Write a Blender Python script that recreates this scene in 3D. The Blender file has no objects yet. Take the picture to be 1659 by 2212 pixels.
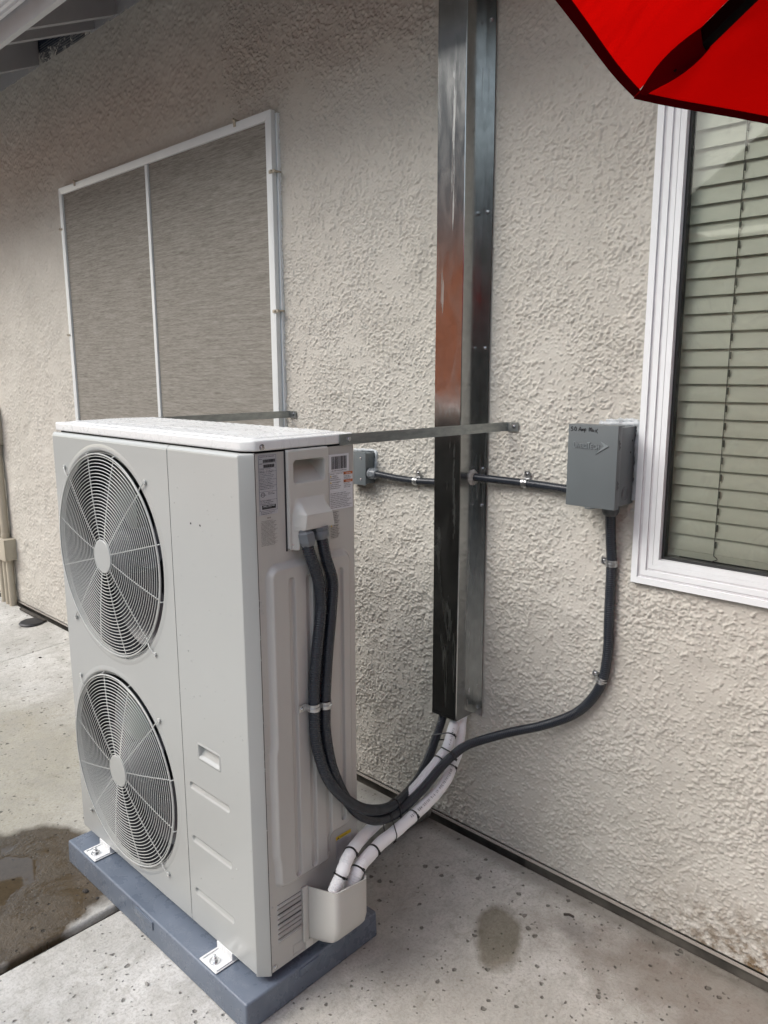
import bpy, bmesh, math, random
import numpy as np
from mathutils import Vector, Matrix
random.seed(7)
R = math.radians
scene = bpy.context.scene
COL = scene.collection

# ------------------------------------------------------------------ camera
cd = bpy.data.cameras.new("camera"); cam = bpy.data.objects.new("camera", cd); COL.objects.link(cam)
cr = Vector((0.72601749, 0.68767073, -0.00275278)); cu = Vector((-0.12339355, 0.13421034, 0.98324037)); cf = Vector((-0.67651507, 0.71351002, -0.18229318))
M = Matrix((cr, cu, -cf)).transposed().to_4x4(); M.translation = Vector((1.3265574, -1.87873268, 1.55934767))
cam.matrix_world = M
cd.sensor_fit = 'VERTICAL'; cd.sensor_height = 36; cd.sensor_width = 27; cd.lens = 1643.99 / 2212 * 36
cd.clip_start = 0.02; cd.clip_end = 500
scene.camera = cam
# ------------------------------------------------------------------ world and sun (overcast)
world = bpy.data.worlds.new("World"); scene.world = world; world.use_nodes = True
nt = world.node_tree; nt.nodes.clear()
sky = nt.nodes.new('ShaderNodeTexSky'); sky.sky_type = 'NISHITA'; sky.sun_disc = False
SUN_EL, SUN_ROT = R(43), R(212)
sky.sun_elevation = SUN_EL; sky.sun_rotation = SUN_ROT; sky.air_density = 1.6; sky.dust_density = 3.0; sky.ozone_density = 1.0
hs = nt.nodes.new('ShaderNodeHueSaturation'); hs.inputs['Saturation'].default_value = 0.62
bg = nt.nodes.new('ShaderNodeBackground'); bg.inputs['Strength'].default_value = 0.15
wo = nt.nodes.new('ShaderNodeOutputWorld')
nt.links.new(sky.outputs[0], hs.inputs['Color']); nt.links.new(hs.outputs[0], bg.inputs['Color']); nt.links.new(bg.outputs[0], wo.inputs['Surface'])
sd = bpy.data.lights.new("sun", 'SUN'); sd.energy = 1.1; sd.angle = R(40); sd.color = (1, 1, 1)
sun = bpy.data.objects.new("sun", sd); COL.objects.link(sun)
dv = Vector((math.sin(SUN_ROT) * math.cos(SUN_EL), math.cos(SUN_ROT) * math.cos(SUN_EL), math.sin(SUN_EL)))
sun.rotation_euler = dv.to_track_quat('Z', 'Y').to_euler()
scene.view_settings.view_transform = 'Standard'; scene.view_settings.look = 'None'
scene.view_settings.exposure = 0.95; scene.view_settings.gamma = 1; scene.view_settings.use_curve_mapping = False
scene.render.engine = 'CYCLES'
scene.cycles.max_bounces = 10; scene.cycles.diffuse_bounces = 5; scene.cycles.glossy_bounces = 5; scene.cycles.transmission_bounces = 6

# ------------------------------------------------------------------ materials
class NT:
    def __init__(s, name):
        s.m = bpy.data.materials.new(name); s.m.use_nodes = True; s.t = s.m.node_tree
        s.b = s.t.nodes['Principled BSDF']
        s.co = s.t.nodes.new('ShaderNodeTexCoord').outputs['Object']
    def n(s, typ, **kw):
        o = s.t.nodes.new(typ)
        for k, v in kw.items():
            if k in o.inputs: 
                if hasattr(v, 'node'): s.t.links.new(v, o.inputs[k])
                else: o.inputs[k].default_value = v
            else: setattr(o, k, v)
        return o
    def mapc(s, scale=(1, 1, 1), loc=(0, 0, 0), rot=(0, 0, 0)):
        o = s.n('ShaderNodeMapping'); s.t.links.new(s.co, o.inputs[0])
        o.inputs['Scale'].default_value = scale; o.inputs['Location'].default_value = loc; o.inputs['Rotation'].default_value = rot
        return o.outputs[0]
    def noise(s, scale, detail=3, rough=.5, vec=None, dist=0):
        o = s.n('ShaderNodeTexNoise', Scale=scale, Detail=detail, Roughness=rough, Distortion=dist)
        s.t.links.new(vec or s.co, o.inputs['Vector']); return o.outputs['Fac']
    def vor(s, scale, vec=None, feature='F1', out='Distance', rnd=1):
        o = s.n('ShaderNodeTexVoronoi', feature=feature, Scale=scale, Randomness=rnd); s.t.links.new(vec or s.co, o.inputs['Vector']); return o.outputs[out]
    def ramp(s, fac, stops):
        o = s.n('ShaderNodeValToRGB'); s.t.links.new(fac, o.inputs[0]); e = o.color_ramp.elements
        while len(e) < len(stops): e.new(.5)
        for i, (p, c) in enumerate(stops):
            e[i].position = p; e[i].color = (c, c, c, 1) if isinstance(c, (int, float)) else (*c, 1)
        return o.outputs[0]
    def mix(s, fac, a, b, mode='MIX'):
        o = s.n('ShaderNodeMix', data_type='RGBA', blend_type=mode)
        for v, i in ((fac, 0), (a, 6), (b, 7)):
            if hasattr(v, 'node'): s.t.links.new(v, o.inputs[i])
            elif isinstance(v, tuple): o.inputs[i].default_value = (*v, 1)
            else: o.inputs[i].default_value = v if i == 0 else (v, v, v, 1)
        return o.outputs[2]
    def math(s, op, a, b=0.0, c=None, clamp=False):
        o = s.n('ShaderNodeMath', operation=op, use_clamp=clamp)
        for v, i in ((a, 0), (b, 1)) + (((c, 2),) if c is not None else ()):
            if hasattr(v, 'node'): s.t.links.new(v, o.inputs[i])
            else: o.inputs[i].default_value = v
        return o.outputs[0]
    def bump(s, h, strength, dist, normal=None):
        o = s.n('ShaderNodeBump', Strength=strength, Distance=dist); s.t.links.new(h, o.inputs['Height'])
        if normal: s.t.links.new(normal, o.inputs['Normal'])
        s.t.links.new(o.outputs[0], s.b.inputs['Normal']); return o.outputs[0]
    def set(s, **kw):
        for k, v in kw.items():
            k = k.replace('_', ' ')
            if hasattr(v, 'node'): s.t.links.new(v, s.b.inputs[k])
            elif isinstance(v, tuple): s.b.inputs[k].default_value = (*v, 1)
            else: s.b.inputs[k].default_value = v
        return s
def paint(name, col, rough=.5, var=.08, bumps=0, metallic=0, spec=.5, scale=9):
    t = NT(name); n = t.noise(scale, 4)
    lo = tuple(c * (1 - var) for c in col); hi = tuple(min(1, c * (1 + var)) for c in col)
    t.set(Base_Color=t.ramp(n, [(.3, lo), (.7, hi)]), Roughness=rough, Metallic=metallic)
    t.b.inputs['Specular IOR Level'].default_value = spec
    if bumps: t.bump(t.noise(bumps, 3), .25, .0006)
    return t.m
MAT = {}
t = NT('stucco')
n1 = t.noise(2.2, 4, .55); n2 = t.noise(60, 3); n3 = t.noise(.9, 2)
c = t.mix(t.ramp(n1, [(.3, 0.), (.7, 1.)]), (.475, .460, .415), (.56, .545, .50))
c = t.mix(t.ramp(n3, [(.4, 0.), (.65, .6)]), c, (.53, .505, .46))
c = t.mix(t.ramp(n2, [(.35, .12), (.6, 0.)]), c, (.34, .30, .25))
# splash dirt along the foot of the wall (right end) and rain dust
sp = t.n('ShaderNodeSeparateXYZ'); t.t.links.new(t.co, sp.inputs[0])
foot = t.n('ShaderNodeMapRange', **{'From Min': .26, 'From Max': .06}); t.t.links.new(sp.outputs['Z'], foot.inputs[0])
rgt = t.n('ShaderNodeMapRange', **{'From Min': .45, 'From Max': .8}); t.t.links.new(sp.outputs['X'], rgt.inputs[0])
d = t.math('MULTIPLY', foot.outputs[0], rgt.outputs[0]); d = t.math('MULTIPLY', d, t.ramp(t.noise(28, 5, .65), [(.42, 0.), (.6, 1.)]))
c = t.mix(d, c, (.17, .12, .07))
t.set(Base_Color=c, Roughness=.92); t.b.inputs['Specular IOR Level'].default_value = .15
t.bump(t.noise(420, 4, .7), .35, .0012); MAT['stucco'] = t.m

t = NT('galvanized_steel')
vs = t.vor(45, out='Color'); spx = t.n('ShaderNodeSeparateColor'); t.t.links.new(vs, spx.inputs[0])
st2 = t.noise(4, 6, .65, t.mapc((3, 3, 1)), 1.5)
c = t.ramp(spx.outputs[0], [(0, (.40, .41, .405)), (1, (.46, .47, .465))])
c = t.mix(t.ramp(st2, [(.42, 0.), (.7, .5)]), c, (.36, .365, .36))
scr = t.noise(30, 3, .5, t.mapc((1, 1, .06), (0, 0, 0), (0, .35, .35)), .5); scr2 = t.noise(22, 4, .6, t.mapc((1, 1, .08), (3, 0, 0), (0, -.12, .1)), 1)
sm_ = t.math('MAXIMUM', t.ramp(scr, [(.66, 0.), (.70, .5), (.74, 0.)]), t.ramp(scr2, [(.62, 0.), (.72, .5)]))
ro = t.math('ADD', t.ramp(st2, [(.35, .13), (.7, .27)]), t.math('MULTIPLY', sm_, .35))
t.set(Base_Color=c, Metallic=1.0, Roughness=ro)
t.bump(t.noise(1.6, 2, .5, t.mapc((3, 3, 1))), .06, .02); MAT['galv'] = t.m
t = NT('zinc_strap'); t.set(Base_Color=t.ramp(t.noise(90, 3), [(.3, (.42, .43, .44)), (.7, (.62, .63, .64))]), Metallic=1.0, Roughness=.33); MAT['zinc'] = t.m
t = NT('strut_steel'); t.set(Base_Color=t.ramp(t.noise(30, 4, .6, t.mapc((3, 1, 3))), [(.3, (.26, .28, .28)), (.7, (.38, .40, .40))]), Metallic=.9, Roughness=.42); MAT['strut'] = t.m
# powder coated cabinet
def coat(name, col, rough=.26):
    t = NT(name); t.set(Base_Color=t.ramp(t.noise(3, 3), [(.3, tuple(x * .97 for x in col)), (.7, col)]), Roughness=rough)
    t.b.inputs['Coat Weight'].default_value = .25; t.b.inputs['Coat Roughness'].default_value = .18
    n = t.noise(900, 2); b1 = t.bump(t.noise(4, 2), .10, .012); t.bump(n, .15, .0003, b1); return t.m
MAT['cab'] = coat('cabinet_paint', (.42, .432, .418)); MAT['cab2'] = coat('side_paint', (.46, .452, .430)); MAT['plastic'] = coat('cover_plastic', (.54, .532, .50), .42)
t = NT('wet_lid_paint'); w = t.noise(22, 4, .6, t.mapc((1, 2.2, 1)), 1.5)
t.set(Base_Color=(.76, .77, .765), Roughness=t.ramp(w, [(.4, .25), (.6, .4)])); t.bump(t.ramp(w, [(.47, 0.), (.52, 1.)]), .05, .0006); MAT['lid'] = t.m
t = NT('grille_wire'); t.set(Base_Color=(.50, .51, .49), Roughness=.35); MAT['wire'] = t.m
MAT['dark'] = paint('fan_cavity', (.012, .013, .018), .6, .2)
MAT['coil'] = paint('coil_fins', (.02, .021, .024), .5, .3)
MAT['blade'] = paint('fan_blade', (.022, .024, .032), .35)
MAT['slate'] = None
t = NT('grey_pad_plastic'); w = t.noise(26, 5, .6)
sp = t.noise(160, 2)
t.set(Base_Color=t.mix(t.ramp(t.noise(5, 4), [(.35, 0.), (.7, 1.)]), (.115, .140, .180), (.155, .185, .235)), Roughness=t.ramp(w, [(.44, .22), (.52, .48)]))
t.bump(sp, .3, .0005); MAT['slate'] = t.m
t = NT('conduit_pvc'); t.set(Base_Color=t.ramp(t.noise(12, 3), [(.3, (.015, .019, .027)), (.7, (.023, .028, .037))]), Roughness=.27); MAT['cond'] = t.m
MAT['fit'] = paint('connector_grey', (.15, .165, .18), .38)
MAT['fitd'] = paint('connector_dark', (.06, .066, .07), .4)
MAT['box'] = paint('enclosure_grey', (.125, .143, .150), .38, .04, 700)
MAT['boxrelief'] = paint('highlit_enclosure_relief', (.20, .225, .235), .34, .04)  # lighter enclosure grey: highlight on the raised logo painted into the colour
t = NT('pipe_insulation'); wv = t.noise(240, 2); t.set(Base_Color=t.ramp(t.noise(14, 4), [(.3, (.86, .865, .87)), (.7, (.92, .925, .93))]), Roughness=.6); t.bump(wv, .4, .0008); MAT['insul'] = t.m
MAT['tie'] = paint('black_nylon', (.008, .008, .009), .35)
MAT['vinyl'] = paint('white_vinyl', (.77, .80, .82), .35, .025)
MAT['vinylp'] = paint('groove_vinyl', (.60, .60, .62), .5, .08, scale=40)  # greyer, mottled vinyl for the frame grooves
MAT['gasket'] = paint('gasket', (.02, .022, .022), .5)
MAT['alu'] = paint('white_aluminium', (.66, .69, .70), .35, .03)
t = NT('sun_screen_mesh')
a = t.noise(1, 6, .7, t.mapc((22, 1, 300)), .3); b = t.noise(1, 3, .5, t.mapc((6, 1, 110)))
f_ = t.math('ADD', t.math('MULTIPLY', a, .65), t.math('MULTIPLY', b, .35))
t.set(Base_Color=t.ramp(f_, [(.36, (.15, .138, .118)), (.64, (.33, .315, .285))]), Roughness=.85); t.b.inputs['Specular IOR Level'].default_value = .2; MAT['mesh'] = t.m
t = NT('window_glass'); out = t.t.nodes['Material Output']
g = t.n('ShaderNodeBsdfGlossy', Roughness=.02); tr = t.n('ShaderNodeBsdfTransparent', Color=(.95, .965, .94, 1))
fr = t.n('ShaderNodeFresnel', IOR=1.45); mx = t.n('ShaderNodeMixShader')
sm = t.noise(7, 5, .65, None, 2.5)
df = t.n('ShaderNodeBsdfDiffuse', Color=(.7, .72, .62, 1)); mx2 = t.n('ShaderNodeMixShader')
t.t.links.new(fr.outputs[0], mx.inputs[0]); t.t.links.new(tr.outputs[0], mx.inputs[1]); t.t.links.new(g.outputs[0], mx.inputs[2])
t.t.links.new(t.ramp(sm, [(.5, .0), (.72, .07)]), mx2.inputs[0]); t.t.links.new(mx.outputs[0], mx2.inputs[1]); t.t.links.new(df.outputs[0], mx2.inputs[2])
t.t.links.new(mx2.outputs[0], out.inputs[0]); MAT['glass'] = t.m
MAT['slat'] = paint('blind_slat', (.84, .84, .75), .5, .05)
MAT['cord'] = paint('blind_cord', (.12, .12, .10), .7)
MAT['room'] = paint('dark_room', (.008, .008, .009), .9)
MAT['eave'] = paint('eave_paint', (.36, .36, .37), .7, .06)
MAT['fascia'] = paint('fascia_paint', (.52, .53, .54), .6, .05)
MAT['gutter'] = paint('gutter_white', (.80, .82, .84), .35, .02)
MAT['ventm'] = paint('vent_mesh', (.04, .055, .09), .5)
MAT['shingle'] = paint('roof_shingle', (.06, .06, .065), .9, .3, scale=20)
MAT['tan'] = paint('tan_paint', (.40, .36, .285), .5, .05)
MAT['black'] = paint('black_print', (.015, .015, .018), .6)
MAT['blackplastic'] = paint('black_drain_plastic', (.012, .012, .014), .5)
MAT['label'] = paint('label_silver', (.40, .405, .43), .4, .03)
MAT['labelw'] = paint('label_white', (.66, .67, .70), .4, .02)
MAT['orange'] = paint('label_orange', (.50, .13, .02), .5)
MAT['yellow'] = paint('label_yellow', (.60, .42, .02), .5)
MAT['screw'] = paint('zinc_screw', (.60, .61, .62), .25, .05, metallic=1)
MAT['seal'] = paint('silver_sealant', (.42, .45, .47), .45, .2, 90, scale=60)
MAT['sealw'] = paint('grey_putty', (.40, .38, .36), .8, .2, 60, scale=60)
MAT['wood'] = paint('weathered_wood', (.05, .043, .036), .9, .3, scale=30)
MAT['concpipe'] = paint('mottled_pipe', (.19, .19, .165), .8, .45, 80, scale=26)
MAT['copper'] = paint('copper_pipe', (.35, .12, .06), .35, .1, metallic=1)
MAT['nwall'] = paint('added_house_stucco', (.30, .28, .25), .9, .1)
MAT['fencewood'] = paint('added_fence_wood', (.16, .13, .105), .85, .25, scale=14)
MAT['terra'] = paint('terracotta_wall', (.80, .25, .12), .9, .1)
MAT['foundation'] = paint('foundation_concrete', (.11, .10, .085), .9, .4, 60, scale=14)
MAT['screed'] = paint('screed_metal', (.40, .37, .33), .5, .1)
t = NT('red_canopy_fabric'); out = t.t.nodes['Material Output']
cc = t.ramp(t.noise(3, 3), [(.3, (.36, .001, .001)), (.7, (.46, .002, .001))])
tl = t.n('ShaderNodeBsdfTranslucent'); df = t.n('ShaderNodeBsdfDiffuse'); mx = t.n('ShaderNodeMixShader', Fac=.62)
for x in (tl, df): t.t.links.new(cc, x.inputs[0])
bp = t.n('ShaderNodeBump', Strength=1.0, Distance=.035); t.t.links.new(t.noise(4, 2, .5, None, 1.2), bp.inputs['Height'])
for x in (tl, df): t.t.links.new(bp.outputs[0], x.inputs['Normal'])
t.t.links.new(df.outputs[0], mx.inputs[1]); t.t.links.new(tl.outputs[0], mx.inputs[2]); t.t.links.new(mx.outputs[0], out.inputs[0]); MAT['red'] = t.m
t = NT('red_hem_fabric'); out = t.t.nodes['Material Output']
tl = t.n('ShaderNodeBsdfTranslucent', Color=(.11, .001, .004, 1)); df = t.n('ShaderNodeBsdfDiffuse', Color=(.09, .001, .004, 1)); mx = t.n('ShaderNodeMixShader', Fac=.4)
t.t.links.new(df.outputs[0], mx.inputs[1]); t.t.links.new(tl.outputs[0], mx.inputs[2]); t.t.links.new(mx.outputs[0], out.inputs[0]); MAT['hem'] = t.m
MAT['rib'] = paint('black_rib', (.004, .003, .003), .9, spec=.05)
# concrete patio
t = NT('patio_concrete')
def blob(cx, cy, rx, ry, soft, ns=9, amp=.35, rot=0):
    v = t.mapc((1 / rx, 1 / ry, 0), (-cx / rx, -cy / ry, 0)) if not rot else None
    if rot:
        m = t.n('ShaderNodeVectorMath', operation='SUBTRACT'); t.t.links.new(t.co, m.inputs[0]); m.inputs[1].default_value = (cx, cy, 0)
        r_ = t.n('ShaderNodeMapping'); t.t.links.new(m.outputs[0], r_.inputs[0]); r_.inputs['Rotation'].default_value = (0, 0, rot); 
        s_ = t.n('ShaderNodeVectorMath', operation='MULTIPLY'); t.t.links.new(r_.outputs[0], s_.inputs[0]); s_.inputs[1].default_value = (1 / rx, 1 / ry, 0); v = s_.outputs[0]
    L = t.n('ShaderNodeVectorMath', operation='LENGTH'); t.t.links.new(v, L.inputs[0])
    f = t.math('ADD', L.outputs['Value'], t.math('MULTIPLY', t.math('SUBTRACT', t.noise(ns, 4), .5), amp * 2))
    mr = t.n('ShaderNodeMapRange', **{'From Min': 1 + soft, 'From Max': 1 - soft}); t.t.links.new(f, mr.inputs[0]); return mr.outputs[0]
base = t.mix(t.ramp(t.noise(3.2, 6, .6), [(.3, 0.), (.7, 1.)]), (.48, .475, .45), (.70, .69, .66))
base = t.mix(t.ramp(t.noise(1.1, 3, .5), [(.42, 0.), (.62, .5)]), base, (.40, .375, .325))
base = t.mix(t.ramp(t.noise(130, 4, .7), [(.38, .40), (.52, 0.)]), base, (.25, .24, .21))
base = t.mix(t.ramp(t.noise(17, 6, .75), [(.55, 0.), (.72, .65)]), base, (.23, .21, .165))
# yellowish algae on the far-left slab
base = t.mix(t.math('MULTIPLY', blob(-1.75, -1.0, .75, .55, .35, 5, .4), .55), base, (.23, .205, .12))
# dirt by the wall at right
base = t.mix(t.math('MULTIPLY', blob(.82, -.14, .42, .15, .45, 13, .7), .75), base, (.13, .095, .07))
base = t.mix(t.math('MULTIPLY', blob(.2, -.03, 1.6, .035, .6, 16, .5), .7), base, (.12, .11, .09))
base = t.mix(t.math('MULTIPLY', blob(.42, -.15, .05, .035, .5, 40, .7), .6), base, (.12, .11, .10))
base = t.mix(t.math('MULTIPLY', blob(.70, -.62, .5, .22, .5, 5, .5), .35), base, (.24, .22, .18))
base = t.mix(t.ramp(t.noise(8, 7, .72, None, .8), [(.40, .0), (.66, .55)]), base, (.31, .30, .265))
base = t.mix(t.ramp(t.noise(38, 5, .75, t.mapc((1, .45, 1), (0, 0, 0), (0, 0, .5))), [(.52, .0), (.66, .45)]), base, (.27, .26, .23))
# pits left by salt finish
wob = t.n('ShaderNodeVectorMath', operation='ADD'); t.t.links.new(t.co, wob.inputs[0])
nzc = t.n('ShaderNodeTexNoise', Scale=70.0); t.t.links.new(t.co, nzc.inputs['Vector']); sc_ = t.n('ShaderNodeVectorMath', operation='SCALE', Scale=.012); t.t.links.new(nzc.outputs['Color'], sc_.inputs[0]); t.t.links.new(sc_.outputs[0], wob.inputs[1])
def pits(scale, thr, keep, seedloc):
    mp = t.n('ShaderNodeMapping'); t.t.links.new(wob.outputs[0], mp.inputs[0]); mp.inputs['Scale'].default_value = (1, 1, 0); mp.inputs['Location'].default_value = (seedloc, seedloc * .7, 0)
    v = t.n('ShaderNodeTexVoronoi', Scale=scale); t.t.links.new(mp.outputs[0], v.inputs['Vector'])
    s2 = t.n('ShaderNodeSeparateColor'); t.t.links.new(v.outputs['Color'], s2.inputs[0])
    size = t.math('MULTIPLY', t.math('SUBTRACT', s2.outputs[0], 1 - keep, clamp=True), thr / keep)
    return t.math('MULTIPLY', t.math('SUBTRACT', size, v.outputs['Distance']), 14, clamp=True)
p1 = pits(31, .25, .9, 0); p2 = pits(64, .26, .65, 3.3); pit = t.math('MAXIMUM', p1, t.math('MULTIPLY', p2, .8), clamp=True)
base = t.mix(t.math('MULTIPLY', pit, .68), base, (.07, .063, .05))
wet = blob(-.95, -1.21, .34, .36, .05, 6, .22)
wetm = wet
spot = blob(.268, -.305, .064, .118, .16, 16, .30, rot=R(-33.5))
wa = t.math('MAXIMUM', wetm, t.math('MULTIPLY', spot, .85))
col = t.mix(wetm, base, t.mix(1, base, (.17, .13, .085), 'MULTIPLY')); col = t.mix(t.math('MULTIPLY', spot, .9), col, t.mix(1, base, (.40, .375, .31), 'MULTIPLY'))
water = t.math('MULTIPLY', wetm, t.math('MAXIMUM', blob(-1.03, -1.26, .16, .22, .10, 12, .5), t.ramp(t.noise(7, 6, .62, t.mapc((1, 1, 0), (3, 1, 0)), .3), [(.47, 0.), (.62, 1.)])))
rough = t.mix(wetm, .78, .38); rough = t.mix(water, rough, .03)
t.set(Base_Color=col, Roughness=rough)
h = t.math('SUBTRACT', t.math('MULTIPLY', t.noise(90, 5, .65), .5), t.math('MULTIPLY', pit, 1.0))
h = t.math('MULTIPLY', h, t.math('SUBTRACT', 1.0, water))
t.bump(h, 1, .005); MAT['conc'] = t.m
MAT['soil'] = paint('joint_dirt', (.05, .043, .033), .95, .5, 50, scale=60)

# ------------------------------------------------------------------ mesh helpers
class MB:
    def __init__(s): s.v = []; s.f = []; s.mi = []
    def add(s, vs, fs, mi=0):
        o = len(s.v); s.v += [tuple(x) for x in vs]; s.f += [tuple(i + o for i in f) for f in fs]; s.mi += [mi] * len(fs)
    def box(s, x0, x1, y0, y1, z0, z1, mi=0, M=None):
        v = [Vector((x, y, z)) for x in (x0, x1) for y in (y0, y1) for z in (z0, z1)]
        if M: v = [M @ p for p in v]
        s.add(v, [(0, 1, 3, 2), (4, 6, 7, 5), (0, 4, 5, 1), (2, 3, 7, 6), (0, 2, 6, 4), (1, 5, 7, 3)], mi)
    def prism(s, pts, axis, a, b, mi=0, caps=True):
        """pts 2-D outline extruded along axis 'x','y','z' from a to b"""
        def P(p, k): return {'x': (k, p[0], p[1]), 'y': (p[0], k, p[1]), 'z': (p[0], p[1], k)}[axis]
        n = len(pts); v = [P(p, a) for p in pts] + [P(p, b) for p in pts]
        f = [(i, (i + 1) % n, n + (i + 1) % n, n + i) for i in range(n)]
        if caps: f += [tuple(range(n))[::-1], tuple(range(n, 2 * n))]
        s.add(v, f, mi)
    def tube(s, path, r, n=16, mi=0, caps=True, rf=None):
        path = [Vector(p) for p in path]; m = len(path); vs = []; fs = []
        T = [(path[min(i + 1, m - 1)] - path[max(i - 1, 0)]).normalized() for i in range(m)]
        a = Vector((0, 0, 1)) if abs(T[0].z) < .9 else Vector((1, 0, 0)); N = (a - T[0] * a.dot(T[0])).normalized()
        for i in range(m):
            N = (N - T[i] * N.dot(T[i])).normalized(); B = T[i].cross(N); rr = rf(i) if rf else r
            for k in range(n):
                t_ = 2 * math.pi * k / n; vs.append(path[i] + (N * math.cos(t_) + B * math.sin(t_)) * rr)
        for i in range(m - 1):
            for k in range(n): fs.append((i * n + k, i * n + (k + 1) % n, (i + 1) * n + (k + 1) % n, (i + 1) * n + k))
        if caps: fs += [tuple(range(n))[::-1], tuple(range((m - 1) * n, m * n))]
        s.add(vs, fs, mi)
    def ring(s, c, u, w, ru, rw, r, n=48, k=6, mi=0):
        c = Vector(c); u = Vector(u).normalized(); w = Vector(w).normalized(); nn = u.cross(w); vs = []; fs = []
        for i in range(n):
            t_ = 2 * math.pi * i / n; d = (u * math.cos(t_) * ru + w * math.sin(t_) * rw); dn = d.normalized()
            for j in range(k):
                q = 2 * math.pi * j / k; vs.append(c + d + dn * math.cos(q) * r + nn * math.sin(q) * r)
        for i in range(n):
            for j in range(k): fs.append((i * k + j, ((i + 1) % n) * k + j, ((i + 1) % n) * k + (j + 1) % k, i * k + (j + 1) % k))
        s.add(vs, fs, mi)
    def lathe(s, c, ax, prof, n=24, mi=0):
        c = Vector(c); ax = Vector(ax).normalized(); a = Vector((0, 0, 1)) if abs(ax.z) < .9 else Vector((1, 0, 0))
        u = (a - ax * a.dot(ax)).normalized(); w = ax.cross(u); vs = []; fs = []; m = len(prof)
        for (r, h) in prof:
            for k in range(n):
                t_ = 2 * math.pi * (k + .5) / n; vs.append(c + ax * h + (u * math.cos(t_) + w * math.sin(t_)) * r)
        for i in range(m - 1):
            for k in range(n): fs.append((i * n + k, i * n + (k + 1) % n, (i + 1) * n + (k + 1) % n, (i + 1) * n + k))
        fs += [tuple(range(n))[::-1], tuple(range((m - 1) * n, m * n))]
        s.add(vs, fs, mi)
    def build(s, name, mats, root=None, smooth=None, bevel=0, parent=None, seg=2):
        """root: empty whose location the verts are relative to; parent: direct parent"""
        me = bpy.data.meshes.new(name); off = root.location if root else Vector((0, 0, 0))
        me.from_pydata([tuple(Vector(v) - off) for v in s.v], [], s.f)
        for m in (mats if isinstance(mats, (list, tuple)) else [mats]): me.materials.append(MAT[m] if isinstance(m, str) else m)
        if len(set(s.mi)) > 1: me.polygons.foreach_set('material_index', s.mi)
        bm = bmesh.new(); bm.from_mesh(me); bmesh.ops.recalc_face_normals(bm, faces=bm.faces)
        if bevel:
            es = [e for e in bm.edges if len(e.link_faces) == 2 and e.calc_face_angle(0) > R(30)]
            bmesh.ops.bevel(bm, geom=es, offset=bevel, segments=seg, affect='EDGES', profile=.6)
        bm.to_mesh(me); bm.free()
        if smooth is not None or bevel:
            me.shade_smooth(); me.set_sharp_from_angle(angle=R(smooth or 40))
        o = bpy.data.objects.new(name, me); COL.objects.link(o)
        if parent or root: o.parent = parent or root
        return o
def hfield(name, mat, P0, U, V, N, w, h, nu, nv, fn, root=None, mask=None, smooth=True, parent=None):
    """height-field sheet: P0 + u U + v V + fn(u,v) N; u,v arrays of metres"""
    u = np.linspace(0, w, nu); v = np.linspace(0, h, nv); uu, vv = np.meshgrid(u, v)
    hh = fn(uu, vv); P0 = np.array(P0, float); U = np.array(U, float); V = np.array(V, float); N = np.array(N, float)
    co = P0 + uu[..., None] * U + vv[..., None] * V + hh[..., None] * N
    if root: co = co - np.array(root.location)
    idx = np.arange(nu * nv).reshape(nv, nu)
    q = np.stack([idx[:-1, :-1], idx[:-1, 1:], idx[1:, 1:], idx[1:, :-1]], -1)
    if mask is not None:
        uc = (uu[:-1, :-1] + uu[1:, 1:]) / 2; vc = (vv[:-1, :-1] + vv[1:, 1:]) / 2; q = q[mask(uc, vc)]
    q = q.reshape(-1, 4)
    if np.dot(np.cross(U, V), N) < 0: q = q[:, ::-1]
    used = np.unique(q); remap = np.zeros(nu * nv, np.int32); remap[used] = np.arange(len(used)); q = remap[q]; co = co.reshape(-1, 3)[used]
    me = bpy.data.meshes.new(name); me.vertices.add(len(co)); me.vertices.foreach_set('co', co.astype(np.float32).ravel())
    me.loops.add(q.size); me.loops.foreach_set('vertex_index', q.astype(np.int32).ravel())
    me.polygons.add(len(q)); me.polygons.foreach_set('loop_start', np.arange(0, q.size, 4, dtype=np.int32))
    me.update(calc_edges=True); me.materials.append(MAT[mat] if isinstance(mat, str) else mat)
    if smooth: me.shade_smooth()
    o = bpy.data.objects.new(name, me); COL.objects.link(o)
    if parent or root: o.parent = parent or root
    return o
def tag(o, label=None, cat=None, group=None, kind=None):
    if label: o['label'] = label
    if cat: o['category'] = cat
    if group: o['group'] = group
    if kind: o['kind'] = kind
    return o
def thing(name, loc, label, cat, group=None, rot=(0, 0, 0)):
    o = bpy.data.objects.new(name, None); COL.objects.link(o); o.location = loc; o.rotation_euler = rot; o.empty_display_size = .05
    return tag(o, label, cat, group)
def copy_tree(o, parent=None):
    c = o.copy(); COL.objects.link(c)
    if parent: c.parent = parent
    for ch in list(o.children): copy_tree(ch, c)
    return c
def catmull(pts, step=.004):
    P = [Vector(p) for p in pts]; P = [P[0] * 2 - P[1]] + P + [P[-1] * 2 - P[-2]]; out = []
    for i in range(1, len(P) - 2):
        a, b, c_, d = P[i - 1], P[i], P[i + 1], P[i + 2]; n = max(2, int((c_ - b).length / step))
        for k in range(n):
            s = k / n; out.append(.5 * ((2 * b) + (c_ - a) * s + (2 * a - 5 * b + 4 * c_ - d) * s * s + (-a + 3 * b - 3 * c_ + d) * s ** 3))
    out.append(P[-2]); return out
def smooth_path(p, it=30):
    p = [Vector(q) for q in p]
    for _ in range(it): p = [p[0]] + [(p[i - 1] + p[i] * 2 + p[i + 1]) / 4 for i in range(1, len(p) - 1)] + [p[-1]]
    return p
_fc = {}
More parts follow.
